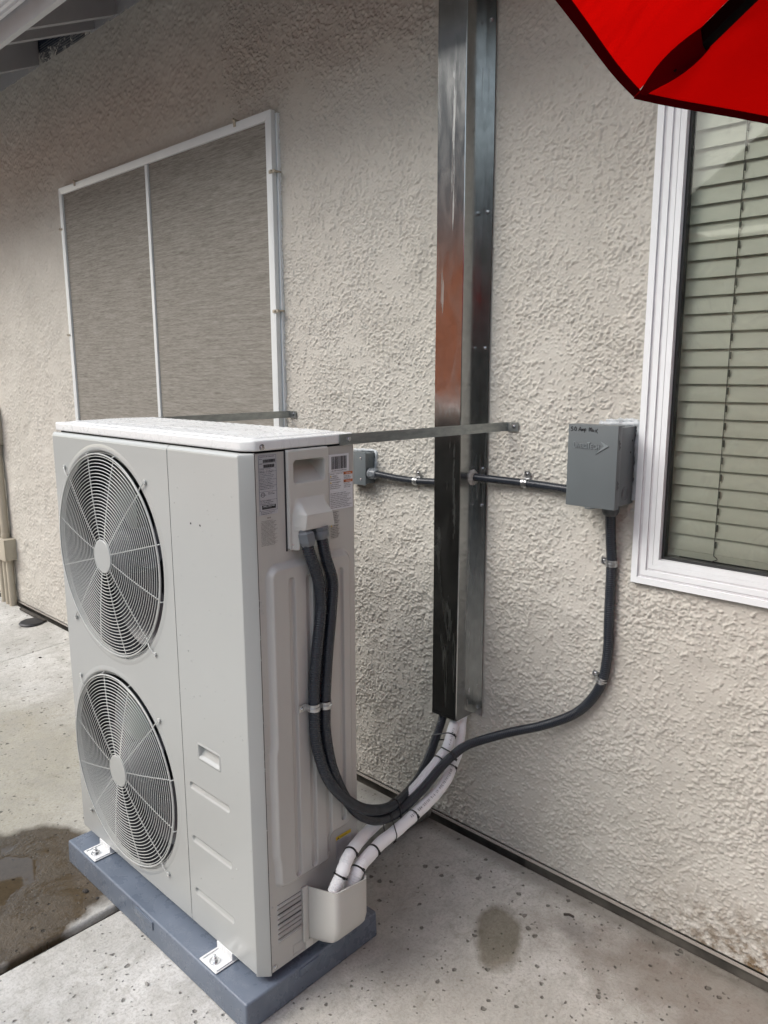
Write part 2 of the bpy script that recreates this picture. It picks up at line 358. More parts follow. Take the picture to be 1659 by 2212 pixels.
def text2d(s, align='LEFT'):
    c = bpy.data.curves.new('t', 'FONT'); c.body = s; c.size = 1; c.resolution_u = 2; c.offset = .012; c.align_x = align
    o = bpy.data.objects.new('t', c); COL.objects.link(o); bpy.context.view_layer.update()
    me = o.to_mesh(); vs = [(v.co.x, v.co.y) for v in me.vertices]; fs = [tuple(p.vertices) for p in me.polygons]
    o.to_mesh_clear(); bpy.data.objects.remove(o); bpy.data.curves.remove(c); return vs, fs
def text(mb, s, O, U, V, width=None, height=.004, mi=0, off=0, N=None):
    vs, fs = text2d(s)
    if not vs: return
    x0 = min(v[0] for v in vs); x1 = max(v[0] for v in vs); sy = height / .7; sx = sy if width is None else width / (x1 - x0)
    O = Vector(O); U = Vector(U); V = Vector(V); mb.add([O + U * (v[0] - x0) * sx + V * v[1] * sy for v in vs], fs, mi)
def screwhead(mb, c, ax, r=.005, mi=0, hexa=True):
    mb.lathe(c, ax, [(r * 1.5, 0), (r * 1.5, r * .25), (r * .95, r * .3), (r * .9, r * .95), (r * .6, r * 1.05)], 12 if not hexa else 6, mi)

# ================================================================== PATIO (structure)
def zg(y): return max(0, (y + .5) / .488 * .026)
def slab(name, x0, x1, y0, y1, z=0.0):
    mb = MB(); mb.prism([(y0, -.12), (y0, z), (-.5, z), (y1, z + .026), (y1, -.12)], 'x', x0, x1); return tag(mb.build(name, 'conc', bevel=.012, seg=3), kind='structure')
slab('patio_slab', -.6135, 3.2, -6.0, -.012)
slab('patio_slab', -2.897, -.6385, -6.0, -.012, .002)
slab('patio_slab', -9.0, -2.903, -6.0, -.012, -.001)
mb = MB(); mb.box(-9, 12, -14, -.0, -.125, -.022); tag(mb.build('ground', 'soil'), kind='structure')
mb = MB(); mb.add([(-60, -60, -.13), (60, -60, -.13), (60, 60, -.13), (-60, 60, -.13)], [(0, 1, 2, 3)]); tag(mb.build('terrain', 'soil'), kind='structure')

# ================================================================== HOUSE
house = thing('house', (0, 0, 0), 'tan textured stucco house wall under a white gutter, behind the tall white outdoor unit', 'house')
XA, XB, ZT = -4.25, 1.6, 3.16; G = .0026
NX = int((XB - XA) / G) + 1; NZ = int((ZT - .05) / G) + 1
rng = np.random.default_rng(5)
def band(nz, nx, wl, wid=.45, seed=0):
    f = np.fft.rfft2(np.random.default_rng(seed).standard_normal((nz, nx)))
    kz = np.fft.fftfreq(nz, G)[:, None]; kx = np.fft.rfftfreq(nx, G)[None, :]; k = np.sqrt(kx ** 2 + kz ** 2) + 1e-9
    f *= np.exp(-(np.log(k * wl) / wid) ** 2); g = np.fft.irfft2(f, (nz, nx)); return g / g.std()
def sst(x, a, b): x = np.clip((x - a) / (b - a), 0, 1); return x * x * (3 - 2 * x)
D_ = band(NZ, NX, .40, .8, 3); E_ = band(NZ, NX, .10, .7, 11)
A_ = .55 * band(NZ, NX, .050, .45, 1) + .75 * band(NZ, NX, .025, .45, 2) + .60 * band(NZ, NX, .0135, .45, 12) + .32 * band(NZ, NX, .0075, .4, 13); A_ /= A_.std()
B_ = .8 * band(NZ, NX, .015, .5, 4) + .5 * band(NZ, NX, .009, .4, 14); B_ /= B_.std()
O_ = .45 - .36 * D_ - .26 * E_
H = 1.0 * (.0022 * sst(A_, O_, O_ + .16) + .0013 * sst(A_, O_ + .75, O_ + .95) + .0019 * sst(B_, .95 - .25 * D_, 1.25 - .25 * D_) + .00022 * band(NZ, NX, .007, .5, 6)) + .0009 * band(NZ, NX, .16, .7, 7)
H[:3] = .0
xs_ = XA + np.arange(NX) * G; H[int(.42 / G):, (xs_ > -.156) & (xs_ < -.017)] *= .15

WIN1 = (-2.69, -.985, 1.22, 2.46); WIN2 = (.462, 1.66, 1.012, 2.46)
def wallmask(xc, zc):
    m = np.ones_like(xc, bool)
    for (a, b, c_, d) in (WIN1, WIN2): m &= ~((xc > a) & (xc < b) & (zc > c_) & (zc < d))
    return m
def samp(stride, i0, i1, name):
    h = H[::stride, i0:i1:stride]; nz, nx = h.shape; x0 = XA + i0 * G
    return hfield(name, 'stucco', (x0, 0, .05), (1, 0, 0), (0, 0, 1), (0, -1, 0), (nx - 1) * G * stride, (nz - 1) * G * stride, nx, nz, lambda a, b: h, house,
                  lambda a, b: wallmask(a + x0, b + .05))
iS = int((-1.3 - XA) / G) // 2 * 2
hA = samp(2, 0, iS + 1, 'stucco_wall'); hB = samp(1, iS, NX, 'stucco_wall')
# join the two sheets of the wall into one part
def join(a, b):
    bm = bmesh.new(); bm.from_mesh(a.data); bm.from_mesh(b.data); bm.to_mesh(a.data); bm.free(); me = b.data; bpy.data.objects.remove(b); bpy.data.meshes.remove(me)
join(hA, hB)
mb = MB()
mb.box(XA, XA + .02, .30, 8, .05, 3.16); mb.box(XB, 3.2, 0, .1, .05, 3.16)
mb.box(XA, XB, .30, .34, .0, 3.3); mb.box(XA, XB, .004, .30, 2.48, 3.2)
mb.box(XA, WIN1[0] - .002, .004, .30, .052, 2.479); mb.box(WIN1[1] + .002, WIN2[0] - .002, .004, .30, .052, 2.479)
mb.box(WIN1[0], WIN1[1], .004, .30, .052, 1.218); mb.box(WIN2[0], WIN2[1], .004, .30, .052, 1.008)
mb.build('wall_core', 'stucco', house)
mb = MB(); mb.box(XA, 3.2, -.0045, .012, .042, .050); mb.box(XA, 3.2, .0, .004, .05, .055); mb.build('weep_screed', 'screed', house)
mb = MB(); mb.box(XA, .15, .05, .30, -.12, .0418); mb.box(.15, 3.2, .012, .30, -.12, .0418); mb.build('foundation', 'foundation', house)
# ---- roof edge
mb = MB(); EZ = 3.10
mb.prism([(.05, 3.27), (-.62, 2.985), (-.62, 3.0), (.05, 3.29)], 'x', -4.65, 3.4); mb.build('roof_sheathing', 'eave', house)
mb = MB(); mb.prism([(.3, 3.42), (-.66, 3.012), (-.66, 3.03), (.3, 3.45)], 'x', -4.65, 3.4); mb.build('roof', 'shingle', house)
for rx in (-3.50, -2.895, -2.29, -2.08, -1.47, -.86, -.25, .36, .97, 1.58, 2.19, 2.8, -4.1, -4.62):
    mb = MB(); mb.prism([(.02, 3.115), (-.60, 2.850), (-.60, 2.99), (.02, 3.254)], 'x', rx - .02, rx + .02); mb.build('rafter', 'eave', house)
mb = MB(); mb.box(-4.25, -2.875, -.004, .03, 3.10, 3.262); mb.box(-2.31, 3.3, -.004, .03, 3.10, 3.262); mb.build('frieze_board', 'eave', house)
mb = MB(); mb.box(-2.875, -2.31, .006, .02, 3.10, 3.26)
v_ = mb.build('soffit_vent', 'ventm', house)
mb = MB()
for z in np.arange(3.112, 3.26, .012): mb.box(-2.873, -2.312, -.001, .004, z, z + .0025)
for x in np.arange(-2.87, -2.32, .012): mb.box(x, x + .0025, -.003, -.001, 3.101, 3.259)
mb.build('vent_screen', 'ventm', house, parent=v_)
mb = MB(); mb.box(-4.65, 3.4, -.622, -.602, 2.745, 3.0); mb.build('fascia', 'fascia', house)
mb = MB(); pr = [(-.624, 2.99), (-.624, 2.815)]
y, z = -.640, 2.800
for k in range(8):
    pr += [(y, z), (y - .012, z), (y - .014, z + .011), (y - .021, z + .011)]; y -= .022; z += .002 if k < 4 else .010
pr += [(y - .004, z + .02), (y - .004, 2.99)]
mb.prism(pr, 'x', -4.65, 3.4); mb.build('gutter', 'gutter', house)
# ---- sun-screened window
def ringframe(mb, x0, x1, z0, z1, a, b, yf, yb, mi=0):
    """mitred rectangular frame between inset a and b, front at yf, back at yb"""
    O = [(x0 + a, z0 + a), (x1 - a, z0 + a), (x1 - a, z1 - a), (x0 + a, z1 - a)]; I = [(x0 + b, z0 + b), (x1 - b, z0 + b), (x1 - b, z1 - b), (x0 + b, z1 - b)]
    for i in range(4):
        j = (i + 1) % 4; q = [O[i], O[j], I[j], I[i]]; vs = [(p[0], yf, p[1]) for p in q] + [(p[0], yb, p[1]) for p in q]
        mb.add(vs, [(0, 1, 2, 3), (7, 6, 5, 4), (0, 4, 5, 1), (1, 5, 6, 2), (2, 6, 7, 3), (3, 7, 4, 0)], mi)
w1 = MB(); ringframe(w1, -2.700, -.966, 1.2, 2.468, 0, .02, -.012, .02); ringframe(w1, -2.700, -.966, 1.2, 2.468, .02, .05, -.006, .02)
win = w1.build('window', 'vinyl', house); tag(win, 'window covered by a two-panel sun screen')
mb = MB(); ringframe(mb, -2.704, -.974, 1.225, 2.476, 0, .033, -.034, -.014); mb.box(-1.856, -1.834, -.032, -.016, 1.26, 2.442)
mb.build('screen_frame', 'alu', house, parent=win, bevel=.0015)
mb = MB(); mb.box(-2.671, -1.857, -.024, -.022, 1.259, 2.443); mb.box(-1.833, -1.007, -.024, -.022, 1.259, 2.443); mb.build('screen_mesh', 'mesh', house, parent=win)
mb = MB(); mb.box(-2.68, -.985, .021, .025, 1.21, 2.455); mb.build('window_backing', 'room', house, parent=win)
for (x, z, vert) in ((-2.516, 2.476, 1), (-1.187, 2.476, 1), (-.973, 2.268, 0), (-.973, 1.78, 0), (-2.706, 2.279, 0), (-2.706, 1.75, 0)):
    mb = MB(); a, b = (.006, .016) if vert else (.016, .006)
    mb.box(x - a, x + a, -.038, -.034, z - b, z + b * .7); mb.lathe((x, -.038, z + (b * .6 if vert else 0)), (0, -1, 0), [(.005, 0), (.004, .006), (.002, .007)], 8)
    mb.box(x - a * .7, x + a * .7, -.034, .001, z + (.004 if vert else -.002), z + (.010 if vert else .004))
    mb.build('screen_clip', 'tan', house, parent=win)
# ---- right window with blind
X0, X1, Z0, Z1 = .459, 1.66, 1.009, 2.47
mb = MB(); P = [(0, .0165, -.016, 0), (.0165, .0235, -.011, 1), (.0235, .0375, -.0125, 0), (.0375, .043, -.0085, 1), (.043, .0538, -.0095, 0), (.0544, .069, -.0085, 0), (.0536, .0546, -.0075, 1), (.069, .076, .008, 2)]
for a, b, yf, mi in P: ringframe(mb, X0, X1, Z0, Z1, a, b, yf, .03, mi)
ringframe(mb, X0, X1, Z0, Z1, -.004, 0, -.003, .03, 2)
win2 = mb.build('window', ['vinyl', 'vinylp', 'gasket'], house, bevel=0); tag(win2, 'white vinyl window with a closed blind')
mb = MB(); mb.box(X0 + .07, X1 - .07, .016, .020, Z0 + .07, Z1 - .07); mb.build('glass', 'glass', house, parent=win2)
mb = MB(); mb.box(X0 - .01, X1 + .01, .295, .299, .95, 2.478); mb.box(X0 - .012, X0 - .008, .031, .29, .95, 2.47); mb.box(X0, X1, .031, .29, .995, 1.0); mb.build('room_backing', 'room', house, parent=win2)
mb = MB(); z = 1.1005
prof = [(.0, .0), (.001, .012), (.005, .025), (.011, .038), (.019, .049)]
while z < 2.44:
    pp = [(.052 + a, z + b) for a, b in prof] + [(.0545 + a, z + b) for a, b in prof[::-1]]
    mb.prism(pp, 'x', X0 + .055, X1 - .03); z += .0425
mb.prism([(.050, 1.0835), (.074, 1.0835), (.074, 1.0995), (.050, 1.0995)], 'x', X0 + .055, X1 - .03)
bl = mb.build('blind', 'slat', house, parent=win2, smooth=30)
mb = MB(); mb.tube([(.645, .048, 2.42), (.645, .048, 1.098)], .0011, 6)
mb.tube(catmull([(.645, .048, 1.098), (.655, .046, 1.090), (.641, .046, 1.082), (.642, .046, 1.07), (.65, .046, 1.066)], .003), .0012, 6)
z = 1.118
while z < 2.42: mb.box(.6465, .6490, .046, .051, z, z + .017); z += .0425
mb.build('blind_cord', 'cord', house, parent=win2)

# ================================================================== SHEET METAL DUCT
duct = thing('line_cover_duct', (-.08, 0, .469), 'tall galvanized sheet-metal duct running up the stucco wall between the two windows', 'duct')
DL, DR, DY, DB, DT = -.152, -.053, -.0946, .469, 3.1
def ductbump(u, v): return .0012 * np.sin(v * 5.3 + 1) * np.sin(u / .099 * 3.14) 
mb = MB()
nz = 60
def strip(pts, z0, z1, n=nz, mi=0):
    vs = []; fs = []
    for k in range(n + 1):
        zz = z0 + (z1 - z0) * k / n
        for p in pts: vs.append((p[0] + .0006 * math.sin(zz * 7 + p[1] * 60), p[1] + .0008 * math.sin(zz * 4.3 + p[0] * 50), zz))
    m = len(pts)
    for k in range(n):
        for i in range(m - 1): fs.append((k * m + i, k * m + i + 1, (k + 1) * m + i + 1, (k + 1) * m + i))
    mb.add(vs, fs, mi)
strip([(DL, .0), (DL, DY), (DR - .002, DY), (DR, DY + .002), (DR, -.0075), (DR + .0335, -.0080)], DB, DT)
strip([(DR + .0335, -.0065), (DR - .001, -.006), (DR - .0015, -.003), (DR - .0015, DY + .003), (DL + .0015, DY + .002), (DL + .0015, 0)], DB, DT)
mb.build('duct_body', 'galv', duct, smooth=35)
mb = MB(); mb.box(DL, DR - .001, DY - .0012, DY - .0002, DB + .010, DB + .0115); mb.build('folded_hem', 'galv', duct)
for z in (.49, .80 + .35, 1.262, 1.62, 2.0, 2.5):
    mb = MB(); screwhead(mb, (-.036, -.0085, z + .005), (0, -1, 0), .0042); mb.build('screw', 'screw', duct, smooth=30)
mb = MB(); 
for k in range(9):
    a = k / 9 * 6.283; mb.lathe((DR - .001, -.032 + .014 * math.cos(a), 1.241 + .015 * math.sin(a)), (1, 0, 0), [(.011, 0), (.009 + .002 * math.sin(k * 5), .006), (.003, .010)], 10)
mb.build('sealant', 'sealw', duct, smooth=60)

# ================================================================== CONDENSER PAD
pad = thing('equipment_pad', (-.46, -.75, 0), 'dark blue-grey moulded plastic pad lying on the patio under the big outdoor unit', 'pad')
mb = MB(); px0, px1, py0, py1, ph = -.941, .0137, -.9744, -.5253, .0771
tp = .002
vs = [(px0, py0, .0), (px1, py0, 0), (px1, py1, 0), (px0, py1, 0), (px0 + tp, py0 + tp, ph), (px1 - tp, py0 + tp, ph), (px1 - tp, py1 - tp, ph), (px0 + tp, py1 - tp, ph)]
mb.add(vs, [(3, 2, 1, 0), (4, 5, 6, 7), (0, 1, 5, 4), (1, 2, 6, 5), (2, 3, 7, 6), (3, 0, 4, 7)])
mb.build('pad_body', 'slate', pad, bevel=.007, seg=4)
mb = MB(); mb.box(-.505, -.412, py0 - .0022, py0 + .006, .046, .0695); mb.build('raised_plate', 'slate', pad, bevel=.0008)
mb = MB(); mb.box(px1 - .006, px1 + .0016, -.808, -.742, .050, .0715); mb.build('raised_plate', 'slate', pad, bevel=.0008)

# ================================================================== OUTDOOR UNIT
unit = thing('outdoor_unit', (-.475, -.75, .0771), 'tall pale grey heat pump outdoor unit with two round fan grilles, on a plastic pad', 'heat pump')
F, ZB, ZTP, W = -.9125, .102, 1.385, .95
CX = -.6475; FZ = (1.0565, .4125); RO = .293
# front panel (fan part) with two holes
def circ(cx, cz, r, n=96): return [(cx + r * math.cos(2 * math.pi * i / n), cz + r * math.sin(2 * math.pi * i / n)) for i in range(n)]
bm = bmesh.new()
def loop(pts, y): 
    vs = [bm.verts.new((p[0], y, p[1])) for p in pts]; return vs, [bm.edges.new((vs[i], vs[(i + 1) % len(vs)])) for i in range(len(vs))]
zt1 = ZTP - .012
ov, oe = loop([(-W + .004, ZB), (-.3108, ZB), (-.3108, zt1), (-W + .004, zt1)], F); edges = list(oe); holes = []
for cz in FZ: hv, he = loop(circ(CX, cz, RO), F); edges += he; holes.append(hv)
bmesh.ops.triangle_fill(bm, use_beauty=True, use_dissolve=False, edges=edges)
for hv, cz in zip(holes, FZ):      # rolled rim into the cabinet
    prev = hv
    for (dr, dy) in ((-.003, .002), (-.005, .006), (-.005, .009)):
        cur = [bm.verts.new((CX + (RO + dr) * math.cos(2 * math.pi * i / 96), F + dy, cz + (RO + dr) * math.sin(2 * math.pi * i / 96))) for i in range(96)]
        for i in range(96): bm.faces.new((prev[i], prev[(i + 1) % 96], cur[(i + 1) % 96], cur[i]))
        prev = cur
off = unit.location
# borders : left edge, top roll
def quadstrip(rows):
    rv = [[bm.verts.new(p) for p in r] for r in rows]
    for a, b in zip(rv[:-1], rv[1:]):
        for i in range(len(a) - 1): bm.faces.new((a[i], a[i + 1], b[i + 1], b[i]))
quadstrip([[(-W + .004, F, z), (-W, F + .004, z), (-W, F + .30, z)] for z in (ZB, zt1)])
quadstrip([[(x, F + dy, zt1 + dz) for dy, dz in ((0, 0), (.0012, .005), (.005, .0105), (.012, .012))] for x in (-W + .004, -.3108)])
bmesh.ops.recalc_face_normals(bm, faces=bm.faces)
me = bpy.data.meshes.new('fan_panel'); bm.transform(Matrix.Translation(-off)); bm.to_mesh(me); bm.free(); me.materials.append(MAT['cab']); me.shade_smooth(); me.set_sharp_from_angle(angle=R(30))
fp = bpy.data.objects.new('fan_panel', me); COL.objects.link(fp); fp.parent = unit
mb = MB()
for cz in FZ:   # embossed crescent rim standing a little proud around each opening
    n = 96; vs = []; fs = []; pr = [(.2935, .0), (.2945, -.0012), (.298, -.0018), (.304, -.0014), (.312, .0004)]
    for i in range(n):
        a = 2 * math.pi * i / n
        for (r, d) in pr:
            x = CX + r * math.cos(a)
            vs.append((max(x, -W + .001), F + d, cz + r * math.sin(a)))
    m = len(pr)
    for i in range(n):
        for k in range(m - 1): fs.append((i * m + k, i * m + k + 1, ((i + 1) % n) * m + k + 1, ((i + 1) % n) * m + k))
    mb.add(vs, fs)
mb.build('opening_rim', 'cab', unit, smooth=60, parent=fp)
# front service panel : height field with hand recess and three grooves
def ss(x, a, b): x = np.clip((x - a) / (b - a), 0, 1); return x * x * (3 - 2 * x)
def rbox(x, z, x0, x1, z0, z1, r):   # signed distance to a rounded rectangle (negative inside)
    dx = np.abs(x - (x0 + x1) / 2) - (x1 - x0) / 2 + r; dz = np.abs(z - (z0 + z1) / 2) - (z1 - z0) / 2 + r
    return np.hypot(np.maximum(dx, 0), np.maximum(dz, 0)) + np.minimum(np.maximum(dx, dz), 0) - r
fx0 = -.3105; fw = -.026 - fx0
def front_h(u, v):
    x = fx0 + u; z = ZB + v; h = np.zeros_like(x)
    for zc in (.508, .355, .2015):
        d = rbox(x, z, -.286, -.110, zc - .0105, zc + .0105, .0095)
        tl = np.clip((z - (zc - .0105)) / .021, 0, 1)
        h -= ss(-d, 0, .004) * (.0015 + .0085 * tl)       # deep at the top, running out at the foot
    d = rbox(x, z, -.240, -.140, .597, .642, .005); h += .0016 * ss(-d, -.0005, .0015) * (1 - ss(-d, .004, .006))
    d = rbox(x, z, -.2335, -.1465, .6035, .6355, .003); top = np.clip((z - .6035) / .032, 0, 1)
    h -= ss(-d, 0, .0025) * (.004 + .020 * top)
    h -= .0012 * np.exp(-((x + .3095) / .0015) ** 2)
    tb = np.clip((z - zt1) / .012, 0, 1); h -= .012 * (1 - np.sqrt(1 - tb ** 2))
    return h
sp_ = hfield('service_panel', 'cab', (fx0, F, ZB), (1, 0, 0), (0, 0, 1), (0, -1, 0), fw, ZTP - ZB, 190, 800, front_h, unit, lambda a, b: ~((np.hypot(a + fx0 + .220, b + ZB - 1.206) < .0028) | (np.hypot(a + fx0 + .181, b + ZB - 1.206) < .0028)))
mb = MB()   # chamfered corner and the panel's turned edge
cor = [(-.026, F), (-.0235, F + .0008), (-.0028, F + .0215), (0, F + .026), (-.0006, F + .0275), (-.004, F + .0275)]
vs = []; fs = []; lv = [ZB - .006, ZB + .004] + list(np.linspace(ZB + .01, zt1, 12)) + [ZTP - .004, ZTP - .0012, ZTP]
for z in lv:
    t_ = max(0, (z - zt1) / .012); ins = .012 * (1 - math.sqrt(max(0, 1 - t_ * t_)))
    for (x, y) in cor: vs.append((x - ins * (.0 if x < -.02 else .6), y + ins * (1 if x < -.02 else .5), z))
for k in range(len(lv) - 1):
    for i in range(5): fs.append((k * 6 + i, k * 6 + i + 1, (k + 1) * 6 + i + 1, (k + 1) * 6 + i))
mb.add(vs, fs); mb.build('corner_panel', 'cab', unit, smooth=25)
mb = MB(); mb.box(-.222, -.218, F + .001, F + .002, 1.2035, 1.2085); mb.box(-.183, -.179, F + .001, F + .002, 1.2035, 1.2085)
mb.box(-.006, -.0015, F + .028, F + .032, ZB, ZTP - .002)
# inner dark shell
mb.box(-.30, -.075, F + .026, -.60, ZB + .002, ZTP - .016); mb.box(-W + .006, -.3, -.66, -.60, ZB + .002, ZTP - .016); mb.box(-W + .006, -.3, F + .03, -.61, ZTP - .03, ZTP - .013); mb.box(-W + .006, -.3, F + .03, -.61, ZB + .002, ZB + .012)
mb.box(-W + .006, -.3, F + .03, -.61, .728, .74)
mb.build('inner_shell', 'dark', unit)
mb = MB(); mb.box(-W, -.31, -.5845, -.5835, ZB + .01, ZTP - .006)
for z in np.arange(ZB + .02, ZTP - .01, .022): mb.box(-W + .01, -.02, -.5835, -.580, z, z + .004)
mb.box(-W, -.02, -.60, -.5845, ZB + .01, ZTP - .006)
mb.build('rear_coil', 'coil', unit)
# side panel : pressed relief
def side_h(u, v):
    y = F + .0285 + u; z = ZB + v
    d1 = rbox(y, z, -.868, -.603, .385, 1.133, .034); d2 = rbox(y, z, -.868, -.683, .315, .70, .030)
    k = .02; hh = np.clip(.5 + .5 * (d2 - d1) / k, 0, 1); d = d2 * (1 - hh) + d1 * hh - k * hh * (1 - hh)
    h = .0135 * ss(-d, 0, .0165)
    for (a, b, z0, z1) in ((-.8105, -.7905, .333, 1.095), (-.7585, -.7385, .333, 1.093), (-.7075, -.6875, .333, 1.092), (-.6560, -.6380, .413, 1.090)):
        dd = rbox(y, z, a, b, z0, z1, .008); h -= .0080 * ss(-dd, 0, .0050)
    for i in range(8):
        zc = .1705 + i * .01345; dd = rbox(y, z, -.8625, -.7865, zc, zc + .0105, .002); tt = np.clip((z - zc) / .0105, 0, 1)
        h += ss(-dd, 0, .001) * (.0070 * (tt ** 1.2))
    for (a, b, c_, e) in ((-.815, -.781, .111, .137),):
        dd = np.abs(rbox(y, z, a, b, c_, e, .001)); h -= .0025 * (1 - ss(dd, .0003, .0016))
    e = np.clip((y + .5905) / .007, 0, 1); h -= .007 * (1 - np.sqrt(np.clip(1 - e ** 2, 0, 1)))
    return h
sidep = hfield('side_panel', 'cab2', (0, F + .0285, ZB), (0, 1, 0), (0, 0, 1), (1, 0, 0), .301, ZTP - ZB - .001, 260, 900, side_h, unit, lambda a, b: ~((np.abs(a + F + .0285 + .7368) < .051) & (np.abs(b + ZB - 1.335) < .0305)) & ~((np.abs(a + F + .0285 + .8245) < .0375) & (b + ZB > .1705) & (b + ZB < .2775) & (((b + ZB - .1705) % .01345) > .0116)))
# lid
mb = MB(); L0, L1, Y0, Y1 = -.9495, .0015, -.9035, -.580
out = [(L0, Y0 + .008), (L0 + .008, Y0), (-.034, Y0), (-.022, Y0 + .003), (-.001, Y0 + .020), (L1, Y0 + .028), (L1, Y1 - .012), (L1 - .012, Y1), (L0 + .012, Y1), (L0, Y1 - .012)]
mb.prism(out, 'z', 1.3885, 1.4125)
lid = mb.build('lid', 'lid', unit, bevel=.0055, seg=4)
def lid_h(u, v):
    x = L0 + .03 + u; y = Y0 + .022 + v; d = rbox(u, v, 0, .892, 0, .280, .03)
    wv = np.sin(u * 170 + 1.3 * np.sin(v * 30)) * .5 + .5
    e = .004 * ss(-d, 0, .008); r = .0018 * wv ** 2 * ss(-d, .004, .016) * (1 - ss(-d, .052, .07))
    mid = .0012 * ss(-d, .07, .08); return e + r + mid - .001
hfield('lid_emboss', 'lid', (L0 + .03, Y0 + .022, 1.4125), (1, 0, 0), (0, 1, 0), (0, 0, 1), .892, .280, 700, 180, lid_h, unit, parent=lid)
mb = MB(); screwhead(mb, (.002, -.866, 1.397), (1, 0, 0), .0048, hexa=False); mb.build('lid_screw', 'screw', unit, smooth=30, parent=lid)
mb = MB(); mb.box(-W + .02, -.02, F + .02, -.60, 1.380, 1.3885); mb.box(-.006, -.002, -.76, -.745, 1.38, 1.389); mb.build('lid_gasket', 'dark', unit)
# fan grilles, fans
for gi, cz in enumerate(FZ):
    mb = MB(); c = Vector((CX, 0, cz))
    def yd(r): return F - .016 + .0125 * max(0, (r - .05) / .24) ** 2.2
    nr = 25
    for k in range(nr):
        r = .0525 + (.277 - .0525) * k / (nr - 1); mb.ring((CX, yd(r), cz), (1, 0, 0), (0, 0, 1), r, r, .00125, 72, 5)
    for r, dy, q in ((.284, -.002, .0023), (.286, .012, .0017)): mb.ring((CX, yd(r) + dy, cz), (1, 0, 0), (0, 0, 1), r, r, q, 80, 6)
    for k in range(12):
        a = R(15 + 30 * k); d = Vector((math.cos(a), 0, math.sin(a)))
        pts = [Vector((CX, yd(r) + .0018, cz)) + d * r for r in np.linspace(.040, .280, 12)]
        pts += [Vector((CX, F - .007, cz)) + d * .2895, Vector((CX, F + .0, cz)) + d * .2915, Vector((CX, F + .012, cz)) + d * .288]
        if (k * 30 + 15) % 90 == 45:
            pts = pts[:-2] + [Vector((CX, F - .008, cz)) + d * .300, Vector((CX, F - .005, cz)) + d * .322]
            if gi == 1 and k == 10: pts = pts
        mb.tube(pts, .0017, 6)
    g = mb.build('fan_grille', 'wire', unit, smooth=60)
    mb = MB(); mb.lathe((CX, F - .0125, cz), (0, -1, 0), [(.0465, 0), (.0475, .0015), (.0475, .004), (.0455, .0055), (.002, .006)], 40); mb.build('hub_cap', 'cab', unit, smooth=30, parent=g)
    for k in range(4):
        a = R(45 + 90 * k); cc_ = Vector((CX + .3235 * math.cos(a), F - .001, cz + .3235 * math.sin(a)))
        mb = MB(); mb.ring(cc_ + Vector((0, -.003, 0)), (1, 0, 0), (0, 0, 1), .005, .005, .0018, 16, 6); screwhead(mb, cc_, (0, -1, 0), .0042, hexa=False); mb.build('grille_screw', 'wire', unit, smooth=30, parent=g)
    mb = MB(); mb.lathe((CX, F + .05, cz), (0, 1, 0), [(.03, -.012), (.055, -.006), (.062, .004), (.062, .07)], 32)
    for b in range(3):
        a0 = R(b * 120 + 20 + gi * 35); n1, n2 = 14, 12; vs = []; fs = []
        for i in range(n1):
            r = .055 + (.268 - .055) * i / (n1 - 1); sw = R(-10 + 52 * (i / (n1 - 1)) ** 1.2); wd = R(62 + 14 * math.sin(i / (n1 - 1) * 3.14) - 18 * (i / (n1 - 1)) ** 3)
            for j in range(n2):
                q = j / (n2 - 1); a = a0 + sw + (q - .5) * wd; y = F + .085 + .055 * (q - .5) + .015 * math.sin(q * 3.14)
                vs.append((CX + r * math.cos(a), y, cz + r * math.sin(a)))
        for i in range(n1 - 1):
            for j in range(n2 - 1): fs.append((i * n2 + j, i * n2 + j + 1, (i + 1) * n2 + j + 1, (i + 1) * n2 + j))
        mb.add(vs, fs)
    mb.build('fan', 'blade', unit, smooth=50)
    mb = MB(); n = 64; vs = []; fs = []
    for i in range(n):
        a = 2 * math.pi * i / n
        for (r, d) in ((.289, .009), (.286, .03), (.280, .12)): vs.append((CX + r * math.cos(a), F + d, cz + r * math.sin(a)))
    for i in range(n):
        for k in range(2): fs.append((i * 3 + k, i * 3 + k + 1, ((i + 1) % n) * 3 + k + 1, ((i + 1) % n) * 3 + k))
    mb.add(vs, fs); mb.build('fan_shroud', 'dark', unit, smooth=50)
# service cover with grip recess and cable hood
def cov_h(u, v):
    y = -.8015 + u; z = 1.155 + v
    d = rbox(y, z, -.8015, -.6745, 1.155, 1.3865, .006); h = .0075 * np.sqrt(np.clip(1 - (1 - np.clip(-d / .005, 0, 1)) ** 2, 0, 1))
    d = rbox(y, z, -.785, -.6885, 1.3075, 1.3625, .010); k = np.clip((z - 1.3075) / .055, 0, 1)
    h -= ss(-d, 0, .005) * np.minimum(.003 + .065 * k, .060)
    # hood: pyramid-like, sloped roof, vertical face, open underneath
    fl = np.clip((1.262 - z) / .05, 0, 1); yl = -.786 - .008 * fl; yr = -.684 + .010 * fl
    side = ss(np.minimum(y - yl, yr - y), 0, .018)
    hz = np.clip((1.2745 - z) / .036, 0, 1) ** 1.1; bot = ss(z, 1.197, 1.206)
    hood = .031 * hz * side; low = 1 - bot
    h += hood * (bot + low * ss(-(y + .772), 0, .012) * .6)
    return h
def cov_mask(u, v):
    y = -.8015 + u; z = 1.155 + v
    return ~((z < 1.197) & (y > -.7735)) & ~((z < 1.161) & (np.abs(y + .787) > .0075 + (z - 1.155)))
cov = hfield('service_cover', 'plastic', (.001, -.8015, 1.155), (0, 1, 0), (0, 0, 1), (1, 0, 0), .127, .2315, 170, 300, cov_h, unit, cov_mask)
